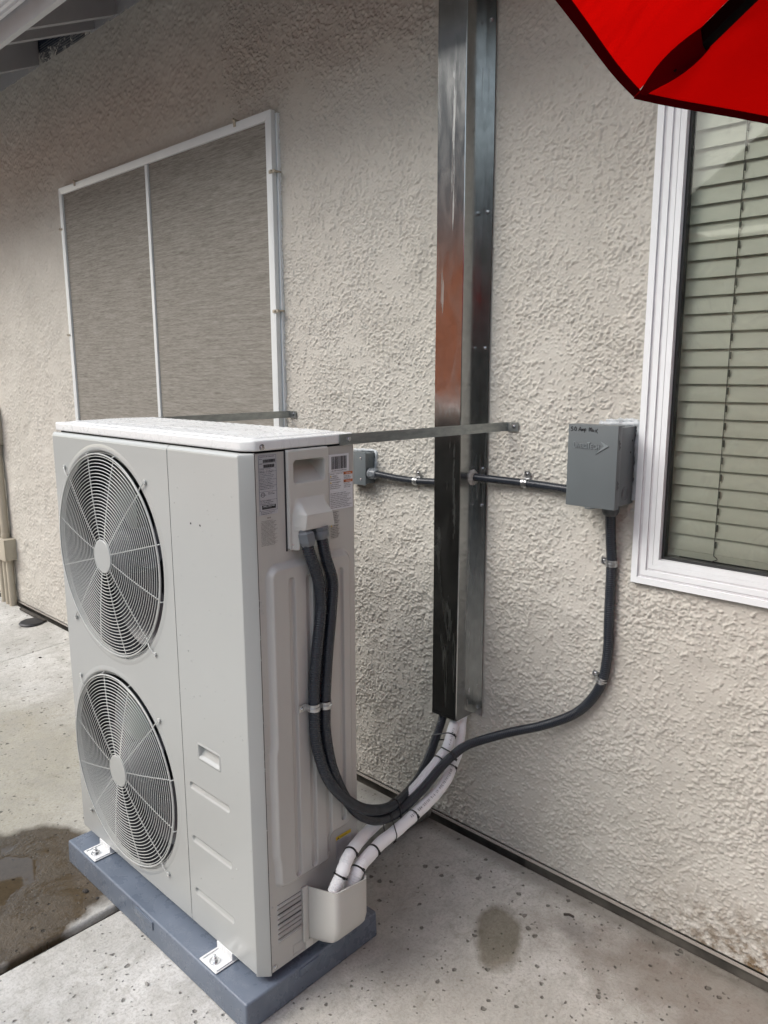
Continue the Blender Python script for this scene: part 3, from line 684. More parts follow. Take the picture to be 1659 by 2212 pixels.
mb = MB(); mb.box(-.001, .0022, -.8045, -.8015, 1.155, 1.386); mb.box(.002, .012, -.7725, -.680, 1.1985, 1.2005); mb.build('cover_gap', 'dark', unit, parent=cov)
for (x, y, z, r) in ((.030, -.771, 1.2095, .0042), (.030, -.7035, 1.2095, .0042), (.0085, -.7865, 1.1665, .0052)):
    mb = MB(); mb.lathe((x, y, z), (1, 0, 0), [(r * 1.3, -.002), (r * 1.25, .0008), (r * .8, .0025), (r * .4, .003)], 14); mb.build('cover_screw', 'screw', unit, smooth=40, parent=cov)
mb = MB(); mb.box(.0005, .0015, -.7735, -.672, 1.150, 1.199); mb.build('entry_plate', 'strut', unit)
# pipe cover at the foot of the side
pc = MB()
pts = []
def arc(cx, cy, r, a0, a1, n): return [(cx + r * math.cos(R(a0 + (a1 - a0) * i / n)), cy + r * math.sin(R(a0 + (a1 - a0) * i / n))) for i in range(n + 1)]
vs = []; fs = []
plan = [(-.004, -.768), (.03, -.768), (.06, -.7675)] + [(.110 - .016 + .016 * math.sin(R(a)), -.767 + .016 - .016 * math.cos(R(a))) for a in (10, 30, 50, 70, 90)] + [(.1105, -.72), (.110, -.69)] + [(.110 - .020 + .020 * math.cos(R(a)), -.660 - .012 + .020 * math.sin(R(a)) + .0) for a in (10, 35, 60, 90)] + [(.05, -.652), (-.004, -.652)]
def ztop(i, x, y):
    t_ = x / .11
    if y < -.74: return .281 + .030 * t_
    if y > -.655: return .30
    return .311 - .01 * (y + .74) / .07
def zbot(x, y): return .132 + .030 * (max(x, 0) / .11) ** 2
levels = [0, .04, .12, .3, .6, .85, .95, 1.0]
for li, l in enumerate(levels):
    for i, (x, y) in enumerate(plan):
        cx_, cy_ = .03, -.71; sh = (1 - math.sqrt(max(0, 1 - (1 - min(l / .30, 1)) ** 2))) if l < .30 else 0
        zb_ = zbot(x, y); zt_ = ztop(i, x, y); z = zb_ + (zt_ - zb_) * l
        xx = x - (x if x > .0 else 0) * .25 * sh; yy = y + (cy_ - y) * .16 * sh * (1 if x > .01 else 0)
        vs.append((xx, yy, z))
m = len(plan)
for k in range(len(levels) - 1):
    for i in range(m - 1): fs.append((k * m + i, k * m + i + 1, (k + 1) * m + i + 1, (k + 1) * m + i))
# top rim turned inwards
o = len(vs)
for i, (x, y) in enumerate(plan):
    v = vs[(len(levels) - 1) * m + i]; vs.append((v[0] + (.03 - x) * .05, v[1] + (-.71 - y) * .06, v[2] - .001))
for i, (x, y) in enumerate(plan):
    v = vs[(len(levels) - 1) * m + i]; vs.append((v[0] + (.03 - x) * .06, v[1] + (-.71 - y) * .07, v[2] - .06))
for q in range(2):
    a0 = (len(levels) - 1) * m if q == 0 else o
    b0 = o + q * m
    for i in range(m - 1): fs.append((a0 + i, a0 + i + 1, b0 + i + 1, b0 + i))
fs.append(tuple(range(m))[::-1])
pc.add(vs, fs); pcv = pc.build('pipe_cover', 'plastic', unit, smooth=50)
mb = MB(); mb.box(.0005, .007, -.786, -.7685, .130, .2855); mb.box(.0005, .006, -.778, -.755, .108, .131); mb.build('cover_flange', 'plastic', unit, bevel=.002, parent=pcv)
# feet
proto = None
mbf = MB(); mbf.box(-.0375, .0375, -.030, .09, .0015, .0045); mbf.box(-.034, -.028, -.025, .08, .0045, .0075); mbf.box(.028, .034, -.025, .08, .0045, .0075); mbf.box(-.034, .034, .022, .09, .0045, .0255)
for i, fx in enumerate((-.803, -.158)):
    b = MB(); o_ = Vector((fx, -.937, .0771)); b.add([Vector(v) + o_ for v in mbf.v], mbf.f)
    ft = b.build('foot', 'lid', unit, bevel=.002)
    b = MB(); b.lathe((fx, -.945, .0816), (0, 0, 1), [(.014, 0), (.014, .002), (.010, .0022), (.010, .004)], 24); b.lathe((fx, -.945, .0856), (0, 0, 1), [(.0085, 0), (.0085, .006), (.007, .0075)], 6); b.lathe((fx, -.945, .093), (0, 0, 1), [(.0045, 0), (.0045, .006), (.003, .007)], 12)
    b.build('foot_bolt', 'screw', unit, smooth=30, parent=ft)
mb = MB(); mb.box(-W + .01, -.015, F + .01, -.60, .0945, ZB + .001); mb.build('base_pan', 'cab2', unit)
# rear feet (hidden but carrying the unit)
for fx in (-.803, -.158):
    b = MB(); b.box(fx - .035, fx + .035, -.64, -.56, .0785, .082); b.box(fx - .03, fx + .03, -.64, -.60, .082, .0945); b.build('foot', 'cab', unit)
mb = MB(); screwhead(mb, (.0005, -.875, .115), (1, 0, 0), .0045, hexa=False); mb.build('side_screw', 'screw', unit, smooth=30)
# ---- labels on the side
UY, UZ = (0, 1, 0), (0, 0, 1)
def barcode(mb, y0, y1, z0, z1, mi, x, seed):
    rr = random.Random(seed); y = y0
    while y < y1:
        w_ = rr.choice((.0005, .0005, .001, .0015)) * ((y1 - y0) / .05); mb.box(x, x + .0002, y, min(y + w_, y1), z0, z1, mi); y += w_ + rr.choice((.0005, .0008, .001)) * ((y1 - y0) / .05)
lb = MB(); X_ = .0012
lb.box(.0004, X_, -.8765, -.8255, 1.247, 1.3815, 0)
def lines(y0, y1, z, n, dz, txts, h=.0016, mi=1, mb=lb, x=None):
    for i in range(n):
        s_ = txts[i % len(txts)]; text(mb, s_, (x or X_ + .0002, y0, z - i * dz), UY, UZ, (y1 - y0) * (.72 + .28 * ((i * 37) % 10) / 10), h, mi)
def frame(mb, y0, y1, z0, z1, w_, mi, x):
    mb.box(x, x + .0002, y0, y1, z0, z0 + w_, mi); mb.box(x, x + .0002, y0, y1, z1 - w_, z1, mi); mb.box(x, x + .0002, y0, y0 + w_, z0 + w_, z1 - w_, mi); mb.box(x, x + .0002, y1 - w_, y1, z0 + w_, z1 - w_, mi)
frame(lb, -.8755, -.8275, 1.2565, 1.3795, .0005, 1, X_)
text(lb, 'PRODUCT OF THAILAND', (X_ + .0002, -.873, 1.3750), UY, UZ, .040, .0022, 1)
text(lb, 'MODEL', (X_ + .0002, -.8735, 1.3705), UY, UZ, .008, .0018, 1); barcode(lb, -.864, -.830, 1.3630, 1.3700, 1, X_ + .0002, 3)
text(lb, 'SERIAL', (X_ + .0002, -.8735, 1.3600), UY, UZ, .008, .0018, 1); barcode(lb, -.863, -.833, 1.3520, 1.3590, 1, X_ + .0002, 4)
lines(-.8735, -.832, 1.3480, 7, .0036, ['REFRIGERANT      R-410A  9.5 LBS', 'DESIGN     HI  449 PSIG', 'PRESSURE     LO  240 PSIG', 'CHARGED SYSTEM AND LINE SIZES', 'COMPRESSOR'], .0016)
lines(-.8735, -.832, 1.3215, 6, .0034, ['ELECTRICAL  208-230V', 'MINIMUM CIRCUIT AMPACITY  34.0', 'MAX FUSE', 'OUTDOOR FAN MOTOR   0.9'], .0016)
for z in (1.3615, 1.3508, 1.3425, 1.325, 1.3115, 1.299, 1.2800): lb.box(X_, X_ + .0002, -.875, -.828, z, z + .0004, 1)
lb.ring((X_ + .0004, -.8665, 1.2925), UY, UZ, .0048, .0048, .0005, 24, 4, 1); text(lb, 'UL', (X_ + .0003, -.8695, 1.2912), UY, UZ, .006, .0035, 1); text(lb, 'C', (X_ + .0003, -.8738, 1.2905), UY, UZ, None, .002, 1); text(lb, 'US', (X_ + .0003, -.8605, 1.2905), UY, UZ, None, .002, 1)
lines(-.852, -.832, 1.2955, 2, .0034, ['Split system', 'HEAT PUMP'], .0018)
lines(-.8735, -.834, 1.2775, 3, .0034, ['UL 1995 COMPLIES', '7310 WEST MORRIS STREET', 'INDIANAPOLIS, IN 46231 U.S.A.'], .0018)
lb.box(X_, X_ + .0003, -.8695, -.8315, 1.2600, 1.2690 + .0, 1)
lb.mi[-6:] = [1] * 6
text(lb, 'AHRI CERTIFIED', (X_ + .0005, -.867, 1.2655), UY, UZ, .033, .0026, 2); lines(-.867, -.836, 1.2635, 1, .002, ['www.ahridirectory.org'], .0010, 2, x=X_ + .0005)
text(lb, 'Manufactured under license', (X_ + .0002, -.873, 1.2525), UY, UZ, .038, .0019, 1); text(lb, 'Indianapolis, IN', (X_ + .0002, -.873, 1.2490), UY, UZ, .030, .0019, 1)
lb.build('rating_label', ['label', 'black', 'labelw'], unit)
lb = MB()
text(lb, 'NOTE', (X_, -.8565, 1.2385), UY, UZ, .0105, .0030, 0)
T1 = ['1. Disconnect electrical power before', '    servicing this equipment.', '2. Refer to wiring diagram, installation', '    instructions supplied with the unit', '    and local electrical codes.', '3. Installation in a coastal area', '    requires service inspection', '4. Clean coils every season']
lines(-.8745, -.827, 1.2330, 20, .0029, T1, .0014, 0, lb, X_)
lb.build('note_print', ['black'], unit)
lb = MB()
lb.box(.0004, X_, -.6705, -.6045, 1.3215, 1.3645, 0); barcode(lb, -.6615, -.6120, 1.3290, 1.3595, 1, X_ + .0001, 9); text(lb, 'SN: 5426V1K40V2600047250', (X_ + .0002, -.6615, 1.3240), UY, UZ, .049, .0028, 1)
lb.build('barcode_label', ['labelw', 'black'], unit)
lb = MB()
lb.box(.0004, X_, -.6690, -.6235, 1.2755, 1.3205, 0); lb.box(.0004, X_, -.6233, -.5925, 1.2755, 1.3205, 0); lb.box(.0004, X_, -.6690, -.5925, 1.2310, 1.2750, 0)
text(lb, '208/230-1  LISTED 70R7', (X_ + .0002, -.667, 1.3168), UY, UZ, .042, .0020, 1)
def warntri(mb, y, z, s, mi): mb.prism([(y - s, z), (y + s, z), (y, z + 1.8 * s)], 'x', X_, X_ + .0004, mi)
for z, w_ in ((1.3108, 'WARNING:'), (1.2955, 'AVERTISSEMENT:')):
    warntri(lb, -.6645, z, .0026, 3); text(lb, w_, (X_ + .0002, -.6610, z + .0005), UY, UZ, .018 if w_[0] == 'W' else .028, .0028, 1)
lines(-.6675, -.6285, 1.3065, 2, .0046, ['CANCER AND REPRODUCTIVE', 'HARM-WWW.P65WARNINGS.CA.GOV'], .0026, 1, lb)
lines(-.6675, -.6285, 1.2910, 3, .0046, ['CANCER ET TROUBLES DE', "L'APPAREIL REPRODUCTEUR", 'WWW.P65WARNINGS.CA.GOV'], .0026, 1, lb)
for z, w_ in ((1.3135, 'WARNING'), (1.2945, 'ATTENTION')):
    lb.box(X_, X_ + .0003, -.6225, -.593, z, z + .0065, 2); text(lb, w_, (X_ + .0005, -.616, z + .0015), UY, UZ, .017, .0030, 0); warntri(lb, -.6195, z + .001, .002, 1)
lines(-.6215, -.596, 1.3090, 4, .0036, ['USE SUPPLY WIRES', 'CONNECTORS RATED FOR', 'AT LEAST 75C', 'IN THE UNIT'], .0022, 1, lb); lines(-.6215, -.596, 1.2905, 3, .0044, ['USE THE CABLES SUPPLIED', 'CONDUCTEURS AVEC AU', 'MOINS 75 C TENSION'], .0024, 1, lb)
lines(-.6665, -.5945, 1.2695, 9, .0043, ['USE COPPER SUPPLY WIRES ONLY', 'UTILISER DES CABLES D ALIMENTATION EN CUIVRE', 'WARNING: RISK OF ELECTRIC SHOCK. CAN CAUSE INJURY OR', 'DEATH: DISCONNECT ALL REMOTE ELECTRIC POWER SUPPLIES', 'BEFORE SERVICING', 'AVERTISSEMENT: RISQUE DE CHOCS ELECTRIQUES. PEUT', 'CAUSER DES BLESSURES ET MEME ENTRAINER LA MORT', 'COUPER TOUS LES DISJONCTEURS AVANT LES REPARATIONS'], .0024, 1, lb)
lb.build('warning_label', ['labelw', 'black', 'orange', 'yellow'], unit)
lb = MB(); 
for z, w_ in ((1.2235, 'WARNING'), (1.1905, 'AVERTISSEMENT')):
    warntri(lb, -.6645, z, .0024, 1); text(lb, w_, (X_ + .0002, -.6590, z + .0005), UY, UZ, .018, .0028, 0)
lines(-.6675, -.636, 1.2195, 6, .0042, ['SEPARATE THE POWER', 'SUPPLY CABLE AND', 'COMMUNICATION LINES', 'TO AVOID RISK OF', 'INTERFERENCE AND', 'COMMUNICATION ERRORS'], .0022, 0, lb, X_)
lines(-.6675, -.636, 1.1865, 7, .0040, ['SEPAREZ LE CABLE', "D'ALIMENTATION", 'ELECTRIQUE ET LES', 'CABLES DE', 'COMMUNICATION'], .0022, 0, lb, X_)
lb.build('wiring_print', ['black', 'yellow'], unit)
lb = MB(); lb.box(.0004, X_, -.6655, -.612, .300, .3560, 0); lb.box(.0004, X_ + .0001, -.6655, -.612, .3562, .3655, 1); warntri(lb, -.658, .3575, .0035, 2); text(lb, 'CAUTION', (X_ + .0003, -.650, .3585), UY, UZ, .024, .0036, 2)
lines(-.664, -.614, .3505, 9, .0052, ['FLARE FITTINGS AND SERVICE VALVES', 'OPEN BOTH VALVES FULLY', 'CHARGE AS LIQUID ONLY'], .0026, 2, lb)
lb.build('caution_label', ['label', 'yellow', 'black'], unit)
# condensed droplets on the wet front and side
mb = MB(); rr = random.Random(3)
for i in range(150):
    s_ = rr.uniform(.0008, .0018)
    if i < 80: c_, ax = (.0105 * 0 + .0012 if rr.random() < .5 else .0012, rr.choice((-.884, -.8795, -.815)) + rr.gauss(0, .003), rr.uniform(.13, 1.1)), (1, 0, 0)
    else: c_, ax = (rr.uniform(-.30, -.03), F, rr.uniform(.2, 1.35)), (0, -1, 0)
    mb.lathe(c_, ax, [(s_, -.0003), (s_ * .9, s_ * .4), (s_ * .5, s_ * .7), (s_ * .1, s_ * .78)], 8)
tag(mb.build('water_droplets', 'cab', unit, smooth=60), kind='stuff')

# ================================================================== BRACKET STRAPS
def bracket(name, x, label, flip):
    b = thing(name, (x, -.63, 1.398), label, 'bracket', 'flat steel straps tying the unit to the wall'); s = flip
    mb = MB(); z0, z1 = 1.385, 1.411
    if s > 0: pth = [(.0045, -.637), (.0045, -.56), (.044, -.022), (.050, -.0055), (.088, -.0055)]
    else: pth = [(-.9545, -.637), (-.9545, -.56), (-.947, -.022), (-.942, -.0055), (-.906, -.0055)]
    vs = []; fs = []
    for k, (a, y) in enumerate(pth):
        j = min(k + 1, len(pth) - 1); i = max(k - 1, 0); t_ = Vector((pth[j][0] - pth[i][0], pth[j][1] - pth[i][1])).normalized(); nx, ny = t_.y * .0013, -t_.x * .0013
        vs += [(a + nx, y + ny, z0), (a + nx, y + ny, z1), (a - nx, y - ny, z1), (a - nx, y - ny, z0)]
    for k in range(len(pth) - 1):
        for q in range(4): fs.append((k * 4 + q, k * 4 + (q + 1) % 4, (k + 1) * 4 + (q + 1) % 4, (k + 1) * 4 + q))
    n = (len(pth) - 1) * 4; fs += [(3, 2, 1, 0), (n, n + 1, n + 2, n + 3)]; mb.add(vs, fs)
    mb.build('strap', 'strut', b)
    # narrow turned lips that stiffen the strap
    mb = MB()
    for zz in (z0 + .0006, z1 - .0006):
        dx = .0045 if s > 0 else -.0045
        q = pth[0:3] if s > 0 else pth[0:3]
        pts = [(a - (.0015 if s > 0 else -.0015), y) for a, y in q]; pts2 = [(a - dx, y) for a, y in q]
        for k in range(2): mb.add([(*pts[k], zz), (*pts[k + 1], zz), (*pts2[k + 1], zz), (*pts2[k], zz)], [(0, 1, 2, 3)])
    mb.build('stiffening_lip', 'strut', b)
    mb = MB(); screwhead(mb, ((.0058 if s > 0 else -.956), -.608, 1.399), (s, 0, 0), .0042); mb.build('screw', 'screw', b, smooth=30)
    mb = MB(); screwhead(mb, ((.073 if s > 0 else -.921), -.0070, 1.400), (0, -1, 0), .0042); mb.build('screw', 'screw', b, smooth=30)
    return b
bracket('wall_bracket', 0, "steel strap from the lid's label side across the duct to the wall", 1)
bracket('wall_bracket', -.95, 'short visible end of steel strap behind the unit, below the sun-screened window', -1)

# ================================================================== ELECTRICAL BOXES
jb = thing('junction_box', (-.55, 0, 1.23), 'small grey junction box on the wall just behind the outdoor unit', 'box')
mb = MB(); mb.box(-.600, -.4955, -.046, .004, 1.178, 1.283); mb.build('box_body', 'box', jb, bevel=.002)
mb = MB(); mb.box(-.6035, -.4925, -.0515, -.0465, 1.1735, 1.2875); mb.build('cover_plate', 'box', jb, bevel=.0015)
for z in (1.2655, 1.1925):
    mb = MB(); screwhead(mb, (-.515, -.0515, z), (0, -1, 0), .0028, hexa=False); mb.build('screw', 'screw', jb, smooth=30)
mb = MB(); mb.ring((-.4953, -.022, 1.262), (0, 1, 0), (0, 0, 1), .010, .010, .0008, 24, 4); mb.build('knockout', 'box', jb)
def seal_bead(mb, pts, r, seed):
    rr = random.Random(seed); path = catmull(pts, .006)
    path = [Vector(p) + Vector((rr.gauss(0, .0009), 0, rr.gauss(0, .0009))) for p in path]
    rs = [r * rr.uniform(.75, 1.3) for _ in path]; mb.tube(path, r, 8, rf=lambda i: rs[i])
mb = MB(); seal_bead(mb, [(-.60, -.001, 1.286), (-.55, -.001, 1.2875), (-.492, -.001, 1.287), (-.4905, -.001, 1.26), (-.492, -.001, 1.22)], .0055, 1); mb.build('sealant', 'seal', jb, smooth=60)
db = thing('disconnect_box', (.383, 0, 1.31), 'grey electrical disconnect box with 50 Amp Max handwritten, beside the blind window', 'box')
mb = MB(); mb.box(.3165, .4455, -.100, .003, 1.217, 1.4175); mb.build('box_body', 'box', db, bevel=.0015)
mb = MB(); mb.prism([(.3125, -.1125), (.4505, -.1125), (.4505, -.090), (.4485, -.090), (.4485, -.1095), (.3145, -.1095), (.3145, -.090), (.3125, -.090)], 'z', 1.2115, 1.4215)
mb.box(.313, .450, -.1115, -.075, 1.4205, 1.4235)
cv = mb.build('box_cover', 'box', db, bevel=.0008)
yc = -.1128
mb = MB()
for s_, x, w_, h_ in (('D', .3305, .0075, .0165), ('IVERSI', .3385, .0290, .0115), ('T', .3680, .0095, .0165), ('ECH', .3775, .0250, .0115)):
    vs, fs = text2d(s_); x0 = min(v[0] for v in vs); x1 = max(v[0] for v in vs); z00 = 1.3630
    V0 = [(x + (v[0] - x0) * w_ / (x1 - x0), z00 + v[1] * h_ / .7) for v in vs]
    n = len(V0); mb.add([(a, yc - .0018, b) for a, b in V0] + [(a, yc + .0005, b) for a, b in V0], fs)
    # side walls from boundary edges
    cnt = {}
    for f in fs:
        for i in range(len(f)): e = (f[i], f[(i + 1) % len(f)]); cnt[frozenset(e)] = cnt.get(frozenset(e), 0) + 1
    o_ = len(mb.v) - 2 * n
    for e, c_ in cnt.items():
        if c_ == 1: a, b = tuple(e); mb.f.append((o_ + a, o_ + b, o_ + n + b, o_ + n + a)); mb.mi.append(0)
def barseg(mb, a, b, w_, y0, y1):
    a = Vector(a); b = Vector(b); d = (b - a).normalized(); p = Vector((-d.y, d.x)) * w_; mb.prism([tuple(a + p), tuple(b + p), tuple(b - p), tuple(a - p)], 'y', y0, y1)
mb.prism([(.4045, 1.3835), (.4275, 1.3725), (.3925, 1.3505), (.4150, 1.3715)], 'y', yc - .0020, yc + .0005)
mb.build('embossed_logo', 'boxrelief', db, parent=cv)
# marker handwriting: strokes in box coordinates (mm along, mm down)
ST = {'5': [[(4, 0), (0, 1), (0, 4), (3, 4), (4, 7), (1, 9), (-1, 8)]], '0': [[(2, 0), (0, 4), (1, 8), (4, 8), (5, 4), (3, 0), (2, 0)]],
      'A': [[(-1, 9), (3, 0), (5, 9)], [(0, 6), (5, 5)]], 'm': [[(0, 9), (0, 4), (1, 4), (2, 8), (3, 4), (5, 4), (5, 8)]], 'p': [[(0, 3), (0, 12)], [(0, 4), (3, 3), (3, 7), (0, 7)]],
      'M': [[(0, 9), (0, 1), (2, 1), (3, 7), (4, 1), (6, 1), (6, 9)]], 'a': [[(3, 5), (0, 5), (0, 8), (3, 8), (3, 5), (4, 9)]], 'x': [[(0, 4), (6, 12)], [(6, 2), (0, 10)]]}
mb = MB(); x = 0
for ch in '50 Amp Max':
    if ch == ' ': x += 4.5; continue
    for st_ in ST[ch]:
        pth = [(.3205 + (x + a) * .00118, yc - .0002, 1.4165 - b * .00112) for a, b in st_]; pth = catmull(pth, .0008) if len(pth) > 2 else pth
        mb.tube(pth, .00085, 6)
    x += 7.6 if ch in 'Mx5' else 6.6
mb.build('handwriting', 'black', db, parent=cv)
mb = MB(); pts = [(.365 + .014 * (1 - math.cos(a)), -.100 - .021 * math.sin(a)) for a in np.linspace(0, 3.14, 12)]; pti = [(.379 - .007 * math.cos(a), -.108 - .008 * math.sin(a)) for a in np.linspace(0, 3.14, 12)]
vs = [(x, y, z) for z in (1.2085, 1.2110) for (x, y) in pts + pti[::-1]]; m = 24
fs = [(i, (i + 1) % m, m + (i + 1) % m, m + i) for i in range(m)]
for i in range(11): fs += [(i, i + 1, 22 - i, 23 - i), (m + i, m + i + 1, m + 22 - i, m + 23 - i)]
mb.add(vs, fs); mb.build('hasp', 'box', db, parent=cv)
mb = MB(); mb.ring((.4458, -.050, 1.247), (0, 1, 0), (0, 0, 1), .0165, .0165, .0012, 32, 5); mb.ring((.4458, -.050, 1.247), (0, 1, 0), (0, 0, 1), .011, .011, .0010, 32, 5); mb.build('knockout', 'box', db)
for z0, z1 in ((1.363, 1.387), (1.262, 1.285)):
    for bb in ((.4504, .4508, -.1045, -.1020, z0, z1), (.4504, .4508, -.099, -.0965, z0 + .004, z0 + .009), (.4504, .4508, -.099, -.0965, z0 + .014, z0 + .018)): mb = MB(); mb.box(*bb); mb.build('slot', 'dark', db, parent=cv)
for c_ in ((.4456, -.028, 1.352), (.4456, -.022, 1.382)): mb = MB(); mb.lathe(c_, (1, 0, 0), [(.003, 0), (.002, .0004)], 12); mb.build('hole', 'dark', db)
mb = MB(); seal_bead(mb, [(.345, -.002, 1.4205), (.40, -.002, 1.4215), (.446, -.002, 1.4225), (.4525, -.002, 1.415), (.451, -.002, 1.36), (.4525, -.002, 1.30), (.450, -.002, 1.225)], .0075, 5)
seal_bead(mb, [(.36, .0, 1.427), (.41, .0, 1.430), (.45, .0, 1.429)], .005, 8); mb.build('sealant', 'seal', db, smooth=60)

# ================================================================== CONDUITS
def ribbed(path, r, pitch, amp, n=20): 
    p = smooth_path(catmull(path, pitch / 4), 40); L = 0; rad = []
    for i in range(len(p)):
        if i: L += (p[i] - p[i - 1]).length
        rad.append(r + amp * math.sin(2 * math.pi * L / pitch))
    return p, rad
def conduit(name, loc, path, r, label, mat='cond', group='dark flexible conduits', pitch=.0058, amp=.0007, cat='conduit', part='jacket', lumpy=0):
    root = thing(name, loc, label, cat, group); p, rad = ribbed(path, r, pitch, amp); n_ = len(p); rad = [q * (1 + lumpy * (.02 * math.sin(i * .11) + .05 * max(0, (i - n_ * .8) / (n_ * .2)) * math.sin(i * .9) * math.sin(i * .23))) for i, q in enumerate(rad)]; mb = MB(); mb.tube(p, r, 20, rf=lambda i: rad[i]); mb.build(part, mat, root, smooth=80); return root, p
def gland(root, c, ax, r, L, mat='fit', ribs=True):
    mb = MB(); mb.lathe(c, ax, [(r * .8, -.004), (r * .8, .002), (r * 1.05, .003), (r * 1.08, L * .35), (r, L * .4), (r * .98, L * .8), (r * .80, L), (r * .7, L + .001)], 24)
    if ribs:
        axv = Vector(ax).normalized(); a = Vector((0, 0, 1)) if abs(axv.z) < .9 else Vector((1, 0, 0)); u = (a - axv * a.dot(axv)).normalized(); w = axv.cross(u)
        for k in range(10):
            d = u * math.cos(k * .628) + w * math.sin(k * .628); p0 = Vector(c) + axv * L * .40 + d * r; mb.tube([p0, Vector(c) + axv * L * .8 + d * r * .98], .0016, 6)
    return mb.build('connector', mat, root, smooth=30)
ca, _ = conduit('flexible_conduit', (-.44, 0, 1.21), [(-.475, -.030, 1.214), (-.441, -.030, 1.2135), (-.377, -.024, 1.208), (-.293, -.0175, 1.2055), (-.213, -.018, 1.210), (-.150, -.02, 1.213)], .0108, 'short dark conduit from the small junction box to the duct')
gland(ca, (-.4925, -.030, 1.214), (1, 0, 0), .0185, .034)
cb, _ = conduit('flexible_conduit', (.1, 0, 1.24), [(-.062, -.032, 1.243), (-.027, -.031, 1.242), (.05, -.024, 1.241), (.125, -.0185, 1.2395), (.20, -.022, 1.239), (.29, -.032, 1.238), (.305, -.034, 1.238)], .0112, 'short horizontal dark conduit from the duct to the 50 Amp disconnect box')
gland(cb, (.3165, -.034, 1.238), (-1, 0, 0), .0185, .028)
PA = [(.0270, -.768, 1.185), (.0305, -.765, 1.160), (.034, -.757, 1.130), (.034, -.738, 1.076), (.032, -.731, 1.007), (.030, -.742, .921), (.0285, -.7525, .832), (.0285, -.755, .769), (.031, -.756, .696), (.036, -.746, .633), (.046, -.730, .576), (.056, -.692, .517), (.051, -.62, .450), (.028, -.52, .392), (-.008, -.42, .354), (-.045, -.30, .346), (-.084, -.20, .362), (-.116, -.12, .398), (-.125, -.075, .450), (-.127, -.060, .52), (-.127, -.055, .60)]
cA, pA = conduit('flexible_conduit', (.03, -.76, 1.16), PA, .0135, "dark conduit looping from the unit's front-most cable connector up into the duct's foot")
PB = [(.0270, -.7225, 1.195), (.0305, -.7200, 1.165), (.034, -.7130, 1.125), (.034, -.694, 1.067), (.032, -.698, .991), (.030, -.710, .889), (.0285, -.7175, .800), (.0285, -.720, .758), (.030, -.722, .703), (.034, -.715, .630), (.040, -.700, .566), (.036, -.655, .478), (.034, -.60, .411), (.024, -.52, .360), (.006, -.42, .336), (.003, -.32, .358), (.0, -.24, .388), (.010, -.18, .416), (.030, -.13, .436), (.127, -.07, .484), (.227, -.035, .530), (.326, -.020, .598), (.388, -.018, .690), (.406, -.018, .787), (.405, -.018, .900), (.404, -.0185, 1.05), (.404, -.030, 1.120), (.404, -.040, 1.19)]
cB, pB = conduit('flexible_conduit', (.03, -.72, 1.16), PB, .0135, 'longest dark conduit, looping from the unit across the wall and up under the disconnect box')
mb = MB(); ax = (pA[12] - pA[0]).normalized(); mb.lathe((.0255, -.7685, 1.199), ax, [(.016, 0), (.0205, .004), (.0205, .024), (.0175, .030), (.0155, .034)], 6); mb.lathe((.0215, -.770, 1.209), ax, [(.015, 0), (.015, .012)], 20); mb.build('connector', 'fit', cA)
mb = MB(); mb.lathe((.0255, -.7235, 1.204), ax, [(.021, 0), (.021, .006), (.0185, .0065), (.0185, .010)], 8); mb.lathe((.0262, -.7230, 1.194), ax, [(.0185, 0), (.0195, .002), (.0190, .012), (.0165, .016), (.0150, .019)], 24); mb.build('connector', 'fit', cB, smooth=30)
mb = MB(); mb.lathe((.404, -.040, 1.2165), (0, 0, -1), [(.0235, 0), (.0240, .004), (.0225, .022), (.0190, .030), (.0150, .034)], 28); mb.build('connector', 'fitd', cB, smooth=30)

# ---- insulated refrigerant lines
W1 = [(-.095, -.045, .56), (-.092, -.048, .50), (-.085, -.060, .452), (-.060, -.110, .432), (-.037, -.16, .410), (-.028, -.21, .394), (-.022, -.27, .375), (-.020, -.34, .348), (-.022, -.42, .325), (-.016, -.50, .318), (.012, -.58, .330), (.045, -.645, .345), (.066, -.690, .345), (.076, -.715, .328), (.074, -.738, .295), (.065, -.745, .255), (.04, -.745, .22)]
W2 = [(-.070, -.030, .56), (-.072, -.032, .50), (-.074, -.040, .445), (-.064, -.06, .395), (-.045, -.10, .362), (-.026, -.15, .346), (-.004, -.20, .337), (.010, -.27, .322), (.024, -.35, .318), (.036, -.42, .318), (.040, -.48, .312), (.044, -.54, .310), (.060, -.60, .312), (.078, -.655, .315), (.083, -.680, .297), (.070, -.690, .262), (.04, -.69, .22)]
l1, p1 = conduit('insulated_pipe', (-.09, -.05, .5), W1, .0158, 'white insulated refrigerant pipe running behind the looping conduits', 'insul', 'white insulated refrigerant pipes', .0046, .0007, 'pipe', 'insulation', 1)
l2, p2 = conduit('insulated_pipe', (-.07, -.03, .5), W2, .0168, 'white insulated refrigerant pipe with printed lettering, on the wall side of the bundle', 'insul', 'white insulated refrigerant pipes', .0046, .0006, 'pipe', 'insulation', 1)
